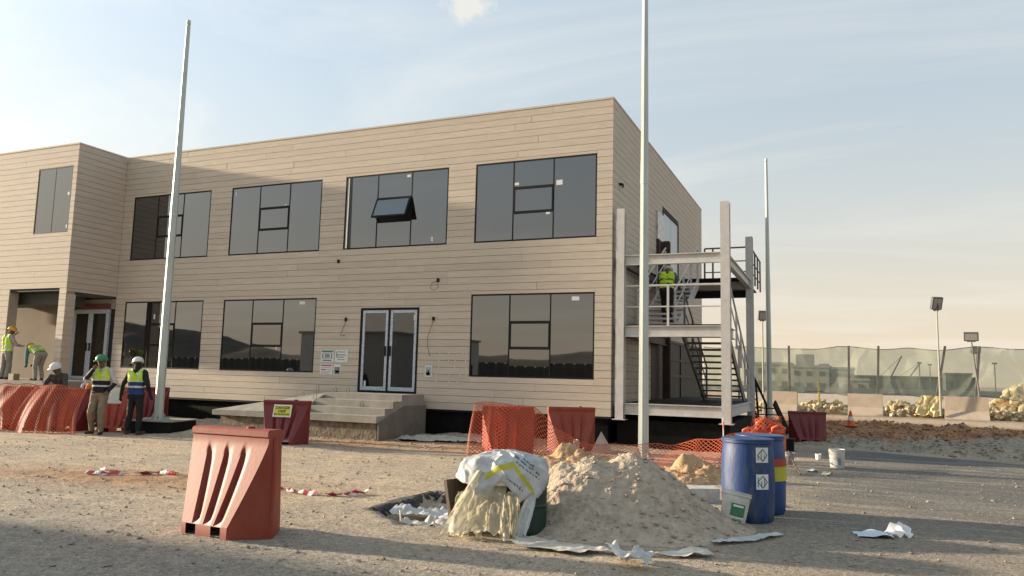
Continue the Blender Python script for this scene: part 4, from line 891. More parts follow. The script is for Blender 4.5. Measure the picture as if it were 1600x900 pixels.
b = MB(); b.box(-.22, .2, -.15, .15, 0, .2); tag(b.build('foam_block', wplast, loc=(-1.75, 10.9, gz(-1.75, 10.9)), rz=.5), 'pale block between the sand heap and the nearer drum', 'block')
bk2 = bucket('white paint bucket standing alone on the dark road', (-.03, 16.5, gz(-.03, 16.5)), (0, 0, .6), .36, .15, lidded=False)
fb = math.atan2(-16.5, 0)-.6; curved_patch(0, fb-.5, fb+.35, .146, .05, .13, white, bk2, 'label'); curved_patch(0, fb+.1, fb+.5, .1475, .06, .2, gk, bk2, 'print')
bk3 = bucket('small grey see-through bucket with a stick leaning out, on the road', (-.95, 16.6, gz(-.95, 16.6)), (0, R(8), 0), .24, .11, M('grey_plastic', (.33, .33, .31), (.2, .2, .19), 12, .5), lidded=False, handle=False)
b = MB(); b.tube([(-.93, 16.5, .26), (-.75, 15.5, .07), (-.62, 14.6, .03)], .018, 6); tag(b.build('wooden_stick', M('stick_wood', (.22, .13, .1), None, 9, .8)), 'thin brown stick leaning on the small grey bucket', 'stick')
b = MB(); b.lathe([(.05, 0), (.065, .12), (.06, .12), (.045, .01), (0, .01)], 14); tag(b.build('plastic_cup', white, loc=(-.4, 17.8, gz(-.4, 17.8)+.01)), 'small white cup left of the paint bucket', 'cup')
def scrap(name, label, x, y, w_, d, h, mt, rz, cat):
    P_ = np.zeros((14, 10, 3))
    for i in range(14):
        for j in range(10): u, v = i/13-.5, j/9-.5; P_[i, j] = (u*w_, v*d, .012+h*(.5+.5*math.sin(u*5+1))*(.4+abs(v))+.01*math.sin(v*14+u*9))
    b = MB(); b.grid(P_); return tag(b.build(name, mt, smooth=True, loc=(x, y, gz(x, y)), rz=rz), label, cat)
scrap('paper_sheet', 'bluish white sheet of paper lying flat on the road', .33, 9.45, .36, .3, .03, M('blue_white_paper', (.62, .68, .76), (.5, .56, .66), 6, .6), .3, 'paper')
G = np.zeros((16, 12, 3))
for i in range(16):
    for j in range(12): u, v = i/15-.5, j/11-.5; G[i, j] = (u*.24+.02*math.sin(v*9), v*.16-.05*max(0, u), .012+.11*max(0, math.sin((u+.5)*2.6))**.6*(.55+v)+.025*math.sin(u*15+v*8))
b = MB(); b.grid(G); tag(b.build('crumpled_carton', white, smooth=True, loc=(.6, 9.6, gz(.6, 9.6)), rz=.5), 'crumpled white carton scrap beside the flat paper on the road', 'litter')
scrap('paper_scrap', 'small white scrap below the stick on the road', -.45, 15.4, .2, .15, .03, white, .2, 'paper'); scrap('paper_scrap', 'yellowish scrap right of the small white scrap on the road', -.2, 15.0, .2, .14, .05, M('yellow_scrap', (.62, .6, .36), None, 6, .7), 1, 'paper')
def tape(label, pts, n=90):
    b = MB(); vs = []; last = None
    for i in range(n+1):
        u = i/n; p = poly_at([(*q, 0) for q in pts], u); p.z = gz(p.x, p.y)+.02+.018*math.sin(u*37)**2; a = u*31+math.sin(u*9)*2
        s = Vector((math.cos(a)*.03, .045*math.sin(a*.7+1), .028*abs(math.sin(a)))); vs += [p-s, p+s]
    b.add(vs, [(2*k, 2*k+2, 2*k+3, 2*k+1) for k in range(n)]); b.m = [(k//3) % 2 for k in range(n)]
    return tag(b.build('barrier_tape', [tapew, taper]), label, 'tape')
tape('twisted red and white tape on the ground left of the big barrier', [(-10.75, 8.75), (-10.1, 8.35), (-10.45, 8.2), (-9.9, 8.45), (-9.6, 8.75), (-9.35, 8.9), (-9.55, 8.75), (-8.9, 8.75)])
tape('twisted red and white tape on the ground right of the big barrier', [(-7.3, 8.6), (-6.8, 8.45), (-6.35, 8.4), (-6.0, 8.5), (-5.85, 8.85), (-6.1, 8.7)])
# orange jugs and black tub behind the drums
def jug(label, x, y, s=1.0):
    t = thing('orange_jug', label, 'jug', (x, y, gz(x, y)), .4, 'orange jugs behind the drums'); b = MB(); b.lathe([(.15*s, 0), (.17*s, .05*s), (.17*s, .3*s), (.13*s, .4*s), (.05*s, .45*s), (.05*s, .5*s), (0, .5*s)], 18); b.build('body', jugm, t, smooth='angle')
    b = MB(); b.tube([(-.09*s, -.1*s, .36*s), (-.1*s, -.16*s, .48*s), (0, -.17*s, .53*s), (.1*s, -.16*s, .48*s), (.09*s, -.1*s, .36*s)], .03*s, 8); b.build('handle', jugm, t, smooth=True)
jug('leftmost orange jug behind the blue drums', -1.93, 18.25, 1.15); jug('middle orange jug wrapped in net behind the blue drums', -1.62, 18.45, 1.5); jug('rightmost orange jug behind the blue drums', -1.30, 18.35, 1.3)
def S6(u, v): a = u*6.28; return np.array((-1.5+(.40-.12*(1-v)+.05*math.sin(a*5))*math.cos(a), 18.4+.3*math.sin(a), .82*(1-v)**.8+.05*math.sin(a*3)))
net('bundle of orange net wrapped round the jugs', S6, 40, 14, grp='orange mesh nets')
b = MB(); b.box(-.16, .16, -.14, .14, 0, .26); b.box(-.18, .18, -.16, .16, .261, .3); tag(b.build('black_tub', blackp, loc=(-1.15, 19.9, gz(-1.15, 19.9))), 'black tub standing behind the further blue drum', 'tub')
tc_ = thing('traffic_cone', 'small orange traffic cone with white band on the far bank', 'cone', (.42, 29.3, gz(.42, 29.3)), 0)
b = MB(); b.lathe([(.15, .03), (.105, .2)], 18); b.lathe([(.075, .33), (.03, .52), (.022, .53)], 18); b.box(-.2, .2, -.2, .2, 0, .03); b.build('body', coneo, tc_); b = MB(); b.lathe([(.105, .2), (.075, .33)], 18); b.build('white_band', white, tc_)

# ------------------------------------------------------------------ site fence, blocks, rubble
FA, FC = Vector((-2.57, 43.97, 0)), Vector((5.79, 43.24, 0))
def fence_pt(s): return Vector((-6.5+24*s, 44.3-.087*(-6.5+24*s+2.57)-.3, 0))
b = MB()
fx = [-2.35, .62, 2.02, 5.0, 6.45, 9.4, 12.4, 15.6, -5.0]
lean = [.02, -.05, -.12, -.55, -.3, .1, .2, .1, .0]
ft = thing('site_fence', 'green shade net fence on steel posts along the far side of the bank', 'fence', (0, 0, 0))
fy = lambda x: 43.9-.087*(x+2.57)
for x, l_ in zip(fx, lean):
    q = MB(); q.bar((x+l_, fy(x)-.1, .55), (x, fy(x)-.1, 3.62), .11, .11, (0, 1, 0)); q.build('post', steeld, ft)
nU, nV = 200, 26; P_ = np.zeros((nU, nV, 3))
for i in range(nU):
    x = -7+26*i/(nU-1); sag = .05*math.sin(x*1.05+.8)+.04*math.sin(x*2.3)-.08*abs(math.sin(x*.9))
    for j in range(nV):
        v = j/(nV-1); P_[i, j] = (x, fy(x)+.10*math.sin(x*2.1+v*4)+.11*abs(math.sin(x*1.3+v*2.6+math.sin(x*.7)))+.08*abs(math.sin(x*2.7-v*3.1+1))+.12*math.sin(v*3.14)*math.sin(x*.9+2), 3.55+sag*(1-v)-(2.45+.1*math.sin(x*1.7))*v)
b = MB(); b.grid(P_); b.build('shade_net', shade, ft, smooth=True)
b = MB(); b.tube([tuple(P_[i, 0]) for i in range(0, nU, 2)], .02, 5); b.tube([tuple(P_[i, -1]) for i in range(0, nU, 2)], .018, 5); b.build('wire', steeld, ft)
def block(label, x, L_=1.62):
    t = thing('concrete_barrier', label, 'barrier', (x, fy(x)-.45, gz(x, fy(x)-.45)-.02), R(-5), 'concrete barriers under the fence')
    b = MB(); pf = [(-.40, 0), (.40, 0), (.40, .1), (.17, .48), (.13, 1.16), (-.13, 1.16), (-.17, .48), (-.40, .1)]
    b.add([(-L_/2, y, z) for y, z in pf]+[(L_/2, y, z) for y, z in pf], [tuple(range(7, -1, -1)), tuple(range(8, 16))]+[(i, (i+1) % 8, 8+(i+1) % 8, 8+i) for i in range(8)]); b.build('body', concp, t)
    for sx in (-.5, .5): q = MB(); q.tube([(sx, 0, 1.15), (sx, 0, 1.24), (sx+.12, 0, 1.24), (sx+.12, 0, 1.15)], .012, 5); q.build('lifting_loop', steeld, t)
block('concrete barrier left of the traffic cone, right of the distant flagpole', -2.75); block('concrete barrier right of the traffic cone', 1.32); block('concrete barrier with the floodlight post, between two rubble heaps', 5.75, 1.85); block('concrete barrier hidden left of the distant flagpole', -6.2)
mastm = M('mast_grey', (.34, .34, .29), (.28, .28, .24), 4, .6)
def floodlight(label, x, y, z0, H, wd, hh, tilt, lean_=0, mt=mastm, pole=True, grp='site floodlights'):
    t = thing('floodlight', label, 'floodlight', (x, y, z0), 0, grp)
    if pole: b = MB(); b.tube([(lean_, 0, 0), (0, 0, H)], [.048, .034], 8); b.build('pole', mt, t)
    T = Matrix.Translation((0, 0, H+hh*.55)) @ Matrix.Rotation(R(tilt), 4, 'Z') @ Matrix.Rotation(R(18), 4, 'X')
    MB().box(-wd/2, wd/2, -.09, .09, -hh/2, hh/2, T).build('lamp_housing', fard, t); MB().box(-wd/2+.05, wd/2-.05, -.1, -.092, -hh/2+.05, hh/2-.05, T).build('lens', farw, t)
    b = MB(); b.box(-wd*.3, wd*.3, -.04, .04, -hh*.62, -hh*.52, T); b.build('bracket', mt, t)
floodlight('thin floodlight mast just right of the stair tower', -3.55, 42.0, 0, 4.85, .42, .5, 20)
floodlight('tallest floodlight mast, twin heads, between the leaning fence posts', 4.62, 42.4, .2, 5.15, .5, .62, 25)
floodlight('large square floodlight on the leaning fence post above the concrete barrier', 6.1, fy(6.4)-.25, .55, 3.3, .62, .42, -6, .30, steeld)
floodlight('faint floodlight mast seen through the net at far right', 7.6, 52, 0, 3.6, .5, .4, 10)
MB().box(-.2, .1, -.05, .05, 5.25, 5.6, Matrix.Rotation(R(-40), 4, 'Z')).build('lamp_housing', fard, [o for o in bpy.data.objects if o.get('label', '').startswith('tallest')][0])
def rubble(label, cx, cy, rx, ry, h, n, smin, smax, grow=0):
    t = thing('rubble_heap', label, 'rubble', (cx, cy, 0), 0, 'limestone rubble heaps'); base = heap('core', None, cx, cy, lambda X, Y: np.clip(h*.8*(1-(X/rx)**2-(Y/ry)**2)+grow*X, 0, 9)*(1), rx*1.05, ry*1.05, orgsoil, 30, 0, .05); base.parent = t; base.matrix_parent_inverse = Matrix.Translation((-cx, -cy, 0)); del base['category']
    meshes = []
    for k in range(7):
        bm = bmesh.new(); bmesh.ops.create_icosphere(bm, subdivisions=1, radius=1)
        for v in bm.verts: v.co *= random.uniform(.62, 1.12)
        for ax in range(3):
            a_ = Vector([random.gauss(0, 1) for _ in range(3)]).normalized(); bmesh.ops.bisect_plane(bm, geom=bm.verts[:]+bm.edges[:]+bm.faces[:], plane_co=a_*.55, plane_no=a_, clear_outer=True); bmesh.ops.contextual_create(bm, geom=[e for e in bm.edges if e.is_boundary])
        m_ = bpy.data.meshes.new('rock'); bm.to_mesh(m_); bm.free(); m_.materials.append(rockm); meshes.append(m_)
    for k in range(n):
        while True:
            x, y = random.uniform(-rx, rx), random.uniform(-ry, ry); e = 1-(x/rx)**2-(y/ry)**2
            if e > 0: break
        s = random.uniform(smin, smax); o = link(bpy.data.objects.new('rock', random.choice(meshes)), t); o.location = (x, y, max(0, h*.85*e+grow*x)+random.uniform(-.05, .12)); o.rotation_euler = [random.uniform(0, 6.28) for _ in range(3)]; o.scale = (s, s*random.uniform(.6, 1), s*random.uniform(.55, .9))
rubble('high heap of pale limestone rubble at the right edge', 9.3, 45.6, 2.8, 1.7, 2.0, 240, .16, .46, .08)
rubble('low limestone rubble between the cone and the middle barriers', 3.3, 44.6, 1.75, .9, .75, 150, .08, .27)
rubble('low limestone rubble left of the traffic cone', -.7, 44.8, 2.0, .9, .7, 150, .08, .27)
P_, S_ = [], []
for _ in range(1500):
    x = RNG.uniform(-6, 13); s = RNG.uniform(.06, .2); yy = 44.2-.087*(x+2.57)+RNG.uniform(.1, 2.2); P_.append((x, yy, RNG.uniform(0, .55)*(.4+.8*vnoise(np.array([x*.6]), np.array([3.]), 5)[0]))); S_.append(s)
tag(stone_mesh(P_, S_, 'rubble_band', rockm), kind='stuff')
c_ = curtain('yellow_sheet', 'pale yellow sheet slung over rubble left of the floodlight barrier', 4.35, fy(4.3)-.3, -.1, 1.0, 1.15, .3, M('cream_sheet', (.62, .52, .26), (.5, .4, .2), 4, .6, trans=.15), 5.2, depth=.5, amp=.08, base=.15, slant=-.3)
b = MB(); b.tube([(-.9, 44.4, 0), (-.9, 44.4, 1.9)], .05, 6); tag(b.build('yellow_post', M('yellow_paint', (.55, .45, .06), None, 4, .6)), 'short yellow post in front of the net left of the cone', 'post')
b = MB(); b.box(-9, 22, 42.2, 42.42, -.1, .06, None); tag(b.build('kerb', concp), kind='structure')

# ------------------------------------------------------------------ far background beyond the net
def far_building(label, x, y, w_, d, h, mt=farw, nwin=(4, 2), extra=None):
    t = thing('distant_building', label, 'building', (x, y, 0), 0, 'buildings far beyond the net'); MB().box(-w_/2, w_/2, 0, d, -1, h).build('wall', mt, t); MB().box(-w_/2-.2, w_/2+.2, -.2, d+.2, h+.002, h+.5).build('parapet', mt, t)
    for i in range(nwin[0]):
        for j in range(nwin[1]):
            x_ = -w_/2+w_*(i+.5)/nwin[0]; z_ = h*(j+.5)/nwin[1]; MB().box(x_-w_*.22/nwin[0], x_+w_*.22/nwin[0], -.06, -.01, z_-h*.2/nwin[1], z_+h*.2/nwin[1]).build('window', fard, t)
    if extra: MB().box(*extra).build('roof_tower', mt, t)
def at(px, D):   # world x,y of the point that lies D metres ahead of the camera on its horizontal bearing px
    dx = (px-800)/FPX; return (D*(fw.x+cr.x*dx), D*(fw.y+cr.y*dx))
for lab, px, D, w_, h, mt, nw, ex in (('pale tall block with roof tower beyond the net left of the first post', 1262, 150, 7, 4.6, farw, (3, 2), (-2.5, .8, 1, 5, 5.11, 7.2)), ('grey block beyond the net behind the stair tower', 1205, 160, 7, 5.2, farw, (3, 2), None), ('low unfinished block with dark openings beyond the net', 1300, 165, 8, 4.6, farw, (4, 2), (-3, -1, 1, 5, 5.11, 5.8)), ('long low dark shed beyond the net right of the second post', 1420, 210, 30, 3.6, fard, (9, 1), None), ('small white hut beyond the net', 1330, 140, 5, 2.2, farw, (2, 1), None), ('grey shed end beyond the leaning post', 1492, 200, 6, 4.6, fard, (4, 1), None)):
    x, y = at(px, D); far_building(lab, x, y, w_, 10, h, mt, nw, ex)
def crane(label, px, D, h, lean_x):
    x, y = at(px, D); t = thing('tower_crane', label, 'crane', (x, y, 0), 0, 'cranes far beyond the net'); b = MB(); b.box(-1.5, 1.5, -1.5, 1.5, 0, 3); b.build('cab', fard, t)
    b = MB(); b.bar((0, 0, 3), (lean_x, 0, h), .4, .4, (0, 1, 0)); b.build('boom', steeld, t); b = MB(); b.bar((lean_x, 0, h), (-2.5, 0, 4), .12, .12, (0, 1, 0)); b.build('cable', steeld, t)
crane('left crane with a steep boom beyond the net', 1385, 230, 10.2, 3.5); crane('right crane leaning right beyond the net', 1412, 240, 8.8, 4.0); crane('small excavator boom beyond the net near the white hut', 1322, 170, 5.5, -4)
x, y = at(1420, 120); b = MB(); b.box(-60, 60, -.15, .15, 0, 1.0); tag(b.build('boundary_wall', farw, loc=(x, y, 0), rz=RZ), 'low pale boundary wall far beyond the net', 'wall')
b = MB(); b.box(-60, 60, -.15, .15, 0, 2.2)
for lab, px, D in (('thin distant mast beyond the net, just right of the crane', 1432, 190), ('thin distant mast beyond the net close behind the tallest floodlight', 1448, 205), ('thin distant mast beyond the net left of the faint floodlight', 1548, 180), ('thin distant mast beyond the net between tallest floodlight and leaning post', 1464, 230)):
    x, y = at(px, D); t = thing('distant_mast', lab, 'mast', (x, y, 0), 0, 'thin masts far beyond the net'); b = MB(); b.tube([(0, 0, 0), (0, 0, 7)], .12, 6); b.build('pole', fard, t); MB().box(-.5, .5, -.2, .2, 7, 7.4).build('head', fard, t)

# ------------------------------------------------------------------ the site behind the camera (mirrored in the glass, plus an added cabin for the foreground shade)
t = thing('site_hoarding', 'dark corrugated hoarding behind the camera, mirrored in the lower windows', 'fence', (0, 0, 0))
b = MB(); n = 420; vs = []
for i in range(n): x = -60+80*i/(n-1); yy = -15+.06*(1 if (i//2) % 2 else -1); vs += [(x, yy, 0), (x, yy, 2.5)]
b.add(vs, [(2*i, 2*i+2, 2*i+3, 2*i+1) for i in range(n-1)]); b.build('sheet', hoard, t)
for k in range(21): MB().box(-60+4*k-.05, -60+4*k+.05, -15.25, -15.1, 0, 2.48).build('post', steeld, t)
U, V = np.meshgrid(np.linspace(-180, 140, 90), np.linspace(-130, -48, 30), indexing='ij'); Z = np.clip(1-((V+88)/42)**2, 0, 1)*(5.2+fbm(U*.03, V*.03, 4, 33)*9+sstep(-100, -150, U)*6)-.3+fbm(U*.3, V*.3, 3, 34)*1.2
b = MB(); b.grid(np.stack([U, V, Z], -1)); tag(b.build('hill', hillm, smooth=True), kind='structure')
t = thing('shade_cabin', 'added pale cabin out of frame at left, sized to shade the foreground', 'cabin', (-23.5, -.65, 0))  # unseen cabin added and sized to cast shade over the foreground
MB().box(-3, 3, -6, 3.9, .2, 3.6).build('wall', cabm, t); MB().box(-3.1, 3.1, -6.1, 4.0, 3.601, 3.72).build('roof', farw, t)
for yy in (-4.5, -1.5, 1.5): MB().box(3.0, 3.03, yy-.6, yy+.6, 1.2, 2.2).build('window', glz, t)
for i, (x, y) in enumerate(((-20.5, -6), (-18.6, -6.1), (-16.8, -6), (-14.8, -6.2))): barrier(('first', 'second', 'third', 'last')[i]+' red barrier of the row behind the camera', x, y, 0, barm2, z=0)
for x, y, h, px_ in ((-24, -9, 8.5, 2.2), (-4.5, -13, 8, 0)):
    t = thing('street_lamp', 'street lamp behind the camera with %s head' % ('a curved arm' if px_ else 'a straight'), 'street lamp', (x, y, 0)); b = MB()
    b.tube([(0, 0, 0), (0, 0, h*.85), (px_*.15, 0, h*.96), (px_*.6, 0, h), (px_+.01, 0, h+.02)], [.11, .08, .07, .06, .05], 8); b.build('pole', steeld, t); MB().box(px_-.1, px_+.6, -.15, .15, h-.02, h+.1).build('lamp_head', fard, t)

# ------------------------------------------------------------------ people
def capsule(p, q, r1, r2, n=10):
    p = np.array(p, float); q = np.array(q, float); d = q-p; L_ = np.linalg.norm(d); d = d/L_ if L_ > 1e-6 else np.array([0, 0, 1.]); a = np.cross(d, [1, 0, 0] if abs(d[0]) < .8 else [0, 1, 0]); a /= np.linalg.norm(a); c = np.cross(d, a); vs = []; m = 3; rings = []
    for k in range(m, -1, -1): f = math.pi/2*k/m*.97; rings.append((p-d*r1*math.sin(f), r1*math.cos(f)))
    for k in range(0, m+1): f = math.pi/2*k/m*.97; rings.append((q+d*r2*math.sin(f), r2*math.cos(f)))
    for o, r_ in rings: vs += [o+r_*(a*math.cos(2*math.pi*i/n)+c*math.sin(2*math.pi*i/n)) for i in range(n)]
    fs = [(i*n+k, i*n+(k+1) % n, (i+1)*n+(k+1) % n, (i+1)*n+k) for i in range(len(rings)-1) for k in range(n)]+[tuple(range(n-1, -1, -1)), tuple((len(rings)-1)*n+k for k in range(n))]
    return vs, fs
V3 = lambda *a: np.array(a, float)
BASE = dict(pel=V3(0, 0, .95), spine=V3(0, .0, 1.15), chest=V3(0, .0, 1.34), neck=V3(0, .0, 1.50), head=V3(0, .025, 1.63), shL=V3(-.19, 0, 1.43), elL=V3(-.26, -.02, 1.14), wrL=V3(-.27, .06, .90), shR=V3(.19, 0, 1.43), elR=V3(.26, -.02, 1.14), wrR=V3(.27, .06, .90), hipL=V3(-.09, 0, .92), knL=V3(-.11, .03, .50), anL=V3(-.12, -.02, .09), hipR=V3(.09, 0, .92), knR=V3(.11, .03, .50), anR=V3(.12, -.02, .09), face=V3(0, 1, -.05))
def person(label, loc, rz, pose, cols, vest, helmet, scale=1.0, band=None, hood=None, baggy=1.0, group='workers on the building site'):
    J = {k: v.copy() for k, v in BASE.items()}; J.update({k: V3(*v) for k, v in pose.items()})
    t = thing('person', label, 'person', loc, rz, group); t.scale = (scale,)*3
    up = J['head']-J['neck']; up /= np.linalg.norm(up); fc = J['face']/np.linalg.norm(J['face']); fc = fc-up*np.dot(fc, up); fc /= np.linalg.norm(fc); sd = np.cross(fc, up)
    sh = J['shR']-J['shL']; sh /= np.linalg.norm(sh); hp = J['hipR']-J['hipL']; hp /= np.linalg.norm(hp)
    pr = []
    def C(p, q, a, b_, tg): pr.append((np.array(p, float), np.array(q, float), a, b_, tg))
    C(J['hipL'], J['hipR'], .112, .112, 'pelv')
    C(J['pel']-hp*.06, J['spine']-sh*.07, .10, .105, 'torso'); C(J['pel']+hp*.06, J['spine']+sh*.07, .10, .105, 'torso')
    C(J['spine']-sh*.07, J['chest']-sh*.085, .105, .118, 'torso'); C(J['spine']+sh*.07, J['chest']+sh*.085, .105, .118, 'torso')
    C(J['chest']-sh*.085, J['shL']+sh*.03, .115, .078, 'torso'); C(J['chest']+sh*.085, J['shR']-sh*.03, .115, .078, 'torso')
    C(J['neck']-up*.02, J['shL'], .062, .066, 'torso'); C(J['neck']-up*.02, J['shR'], .062, .066, 'torso')
    C(J['neck']-up*.03, J['head']-up*.05, .058, .055, 'neck')
    h0 = J['head']; C(h0-up*.03+fc*.025, h0+up*.035, .070, .092, 'head'); C(h0-up*.065+fc*.05, h0-up*.01+fc*.035, .045, .06, 'head'); C(h0-up*.02+fc*.10, h0+up*.015+fc*.092, .016, .011, 'head'); C(h0-up*.062+fc*.088-sd*.016, h0-up*.062+fc*.088+sd*.016, .011, .011, 'head')
    for s in (-1, 1): C(h0+sd*s*.088-up*.02, h0+sd*s*.09+up*.015, .016, .018, 'head')
    for S_ in 'LR':
        C(J['sh'+S_], J['el'+S_], .066*baggy, .050*baggy, 'arm'); C(J['el'+S_], J['wr'+S_], .048*baggy, .037*baggy, 'fore')
        d = J['wr'+S_]-J['el'+S_]; d /= np.linalg.norm(d); side = np.cross(d, [0, 1, 0]) if abs(d[1]) < .8 else np.cross(d, [0, 0, 1]); side /= np.linalg.norm(side); nrm = np.cross(side, d); w0 = J['wr'+S_]; pal = w0+d*.085
        C(w0, pal+side*.018, .024, .022, 'hand'); C(w0, pal-side*.018, .024, .022, 'hand')
        for k, (o, l_) in enumerate(((-.032, .058), (-.011, .07), (.011, .066), (.032, .05))):
            a = pal+side*o; m_ = a+d*l_*.55+nrm*.012; e = m_+d*l_*.38+nrm*.028; C(a, m_, .0105, .0095, 'hand'); C(m_, e, .0095, .008, 'hand')
        th = w0+d*.03-side*.03; C(th, th+d*.035-side*.022+nrm*.01, .0125, .011, 'hand'); C(th+d*.035-side*.022+nrm*.01, th+d*.065-side*.02+nrm*.022, .011, .009, 'hand')
        C(J['hip'+S_], J['kn'+S_], .098*baggy, .070*baggy, 'leg'); C(J['kn'+S_], J['an'+S_]+V3(0, 0, .03), .070*baggy, .056*baggy, 'leg')
        an = J['an'+S_]; ft_ = J.get('toe'+S_); ft_ = an+V3((-.04 if S_ == 'L' else .04), .17, -.045) if ft_ is None else ft_
        C(an+V3(0, -.03, -.045), ft_, .044, .038, 'foot'); C(an, an+V3(0, 0, .06), .05, .052, 'foot')
    if hood: C(J['neck']-fc*.01, J['head']-up*.06-fc*.02, .085, .09, 'hood')
    b = MB()
    for p, q, r1, r2, tg in pr: v, f = capsule(p, q, r1, r2); b.add(v, f)
    o = b.build('body_source', whites); md = o.modifiers.new('r', 'REMESH'); md.mode = 'VOXEL'; md.voxel_size = .0115; md.use_smooth_shade = True
    sm = o.modifiers.new('s', 'SMOOTH'); sm.iterations = 3; sm.factor = .5
    dg = bpy.context.evaluated_depsgraph_get(); mesh = bpy.data.meshes.new_from_object(o.evaluated_get(dg)); bpy.data.objects.remove(o); mesh.name = 'body'
    n = len(mesh.vertices); co_ = np.zeros(n*3, np.float32); mesh.vertices.foreach_get('co', co_); co_ = co_.reshape(-1, 3).astype(float); no = np.zeros(n*3, np.float32); mesh.vertices.foreach_get('normal', no); no = no.reshape(-1, 3)
    D = np.zeros((len(pr), n))
    for i, (p, q, r1, r2, tg) in enumerate(pr):
        d = q-p; l2 = max(np.dot(d, d), 1e-9); tt = np.clip(((co_-p)@d)/l2, 0, 1); D[i] = np.linalg.norm(co_-(p+tt[:, None]*d), axis=1)-(r1+(r2-r1)*tt)
    near = D.argmin(0); tags = np.array([x[4] for x in pr])[near]
    # cloth creases
    amp = np.where(np.isin(tags, ['leg', 'arm', 'fore', 'pelv', 'torso']), .010, 0.0)*baggy
    cr_ = fbm(co_[:, 2]*16+co_[:, 0]*6, co_[:, 1]*9+co_[:, 0]*9, 3, 12)*amp*2.2
    co_ = co_+no*cr_[:, None]; mesh.vertices.foreach_set('co', co_.astype(np.float32).ravel())
    order = ['torso', 'arm', 'fore', 'pelv', 'leg', 'foot', 'hand', 'neck', 'head', 'hood']; mesh.materials.clear()
    for k in order: mesh.materials.append(cols.get(k) or {'arm': cols['torso'], 'fore': cols['torso'], 'pelv': cols['leg'], 'foot': bootm, 'hand': skinb, 'neck': skinb, 'head': skinb, 'hood': cols.get('hood') or blackc}.get(k))
    F_ = np.zeros(len(mesh.loops), np.int32); mesh.loops.foreach_get('vertex_index', F_); ls = np.zeros(len(mesh.polygons), np.int32); mesh.polygons.foreach_get('loop_start', ls)
    idx = np.array([order.index(k) for k in tags]); mesh.polygons.foreach_set('material_index', idx[F_[ls]].astype(np.int32)); mesh.polygons.foreach_set('use_smooth', [True]*len(mesh.polygons)); mesh.update()
    link(bpy.data.objects.new('body', mesh), t)
    # vest: a shell lying over the trunk
    if vest:
        ax = J['neck']-J['pel']; l2 = np.dot(ax, ax); tt = ((co_-J['pel'])@ax)/l2; okv = np.isin(tags, ['torso', 'pelv']) & (tt > vest.get('lo', -.02)) & (D[[i for i, x in enumerate(pr) if x[4] == 'neck'][0]] > .012)
        sides = np.abs((co_-J['chest'])@sh); okv &= sides < .215
        polys = [tuple(F_[s:s+4]) for s in ls if okv[F_[s:s+4]].all()]
        used = sorted({i for p in polys for i in p}); mp_ = {v: k for k, v in enumerate(used)}; b = MB(); b.v = [tuple(co_[i]+no[i]*(.013+.006*math.sin(co_[i][2]*40+co_[i][0]*30))) for i in used]
        mats = vest['mats']
        for p in polys:
            b.f.append(tuple(mp_[i] for i in p)); tm = tt[list(p)].mean(); sdm = ((co_[list(p)].mean(0)-J['chest'])@sh)
            k = 0
            if tm < vest.get('split', -1): k = 1
            for lo_, hi_ in vest.get('bands', ()):
                if lo_ < tm < hi_: k = 2
            if tm > .62 and .085 < abs(sdm) < .12 and vest.get('straps', 1): k = 2
            b.m.append(k)
        vo = b.build('vest', mats, t, smooth=True); so2 = vo.modifiers.new('s', 'SOLIDIFY'); so2.thickness = .006; so2.offset = 1
    # helmet
    hb = MB(); T = Matrix((Vector(sd), Vector(fc), Vector(up))).transposed().to_4x4(); tp = h0+up*.045; T.translation = Vector(tp)
    T = T @ Matrix.Rotation(R(6), 4, 'X')
    prf = [(.132, .0), (.131, .02), (.126, .055), (.108, .092), (.075, .117), (.035, .128), (0, .130)]; ST_ = Matrix.Diagonal((.93, 1.1, 1, 1))
    hb.lathe(prf, 26, mat=T @ ST_); hb.build('helmet', helmet, t, smooth=True)
    br = MB(); ang = np.linspace(0, 2*math.pi, 33); vs = []
    for a in ang: e = .016+.045*max(0, math.sin(a))**1.5; vs += [T @ ST_ @ Vector((.128*math.cos(a), .128*math.sin(a), .006)), T @ ST_ @ Vector(((.128+e)*math.cos(a), (.128+e)*math.sin(a), -.006))]
    br.add(vs, [(2*k, 2*k+2, 2*k+3, 2*k+1) for k in range(32)]); bo = br.build('helmet_brim', helmet, t, smooth=True); s3 = bo.modifiers.new('s', 'SOLIDIFY'); s3.thickness = .004
    rg = MB(); rg.tube([T @ Vector((0, -.13+.26*k/8, .012+.122*math.sin(math.pi*k/8))) for k in range(9)], .008, 5); rg.build('helmet_ridge', helmet, t)
    for s in (-1, 1): e = MB(); pv, pf = capsule(h0+fc*.088+sd*s*.032+up*.005, h0+fc*.089+sd*s*.034+up*.005, .011, .011, 8); e.add(pv, pf); e.build('eye', eyem, t)
    return t
yv = dict(mats=[hivis, blackc, silver], bands=((.33, .42), (.60, .68)))
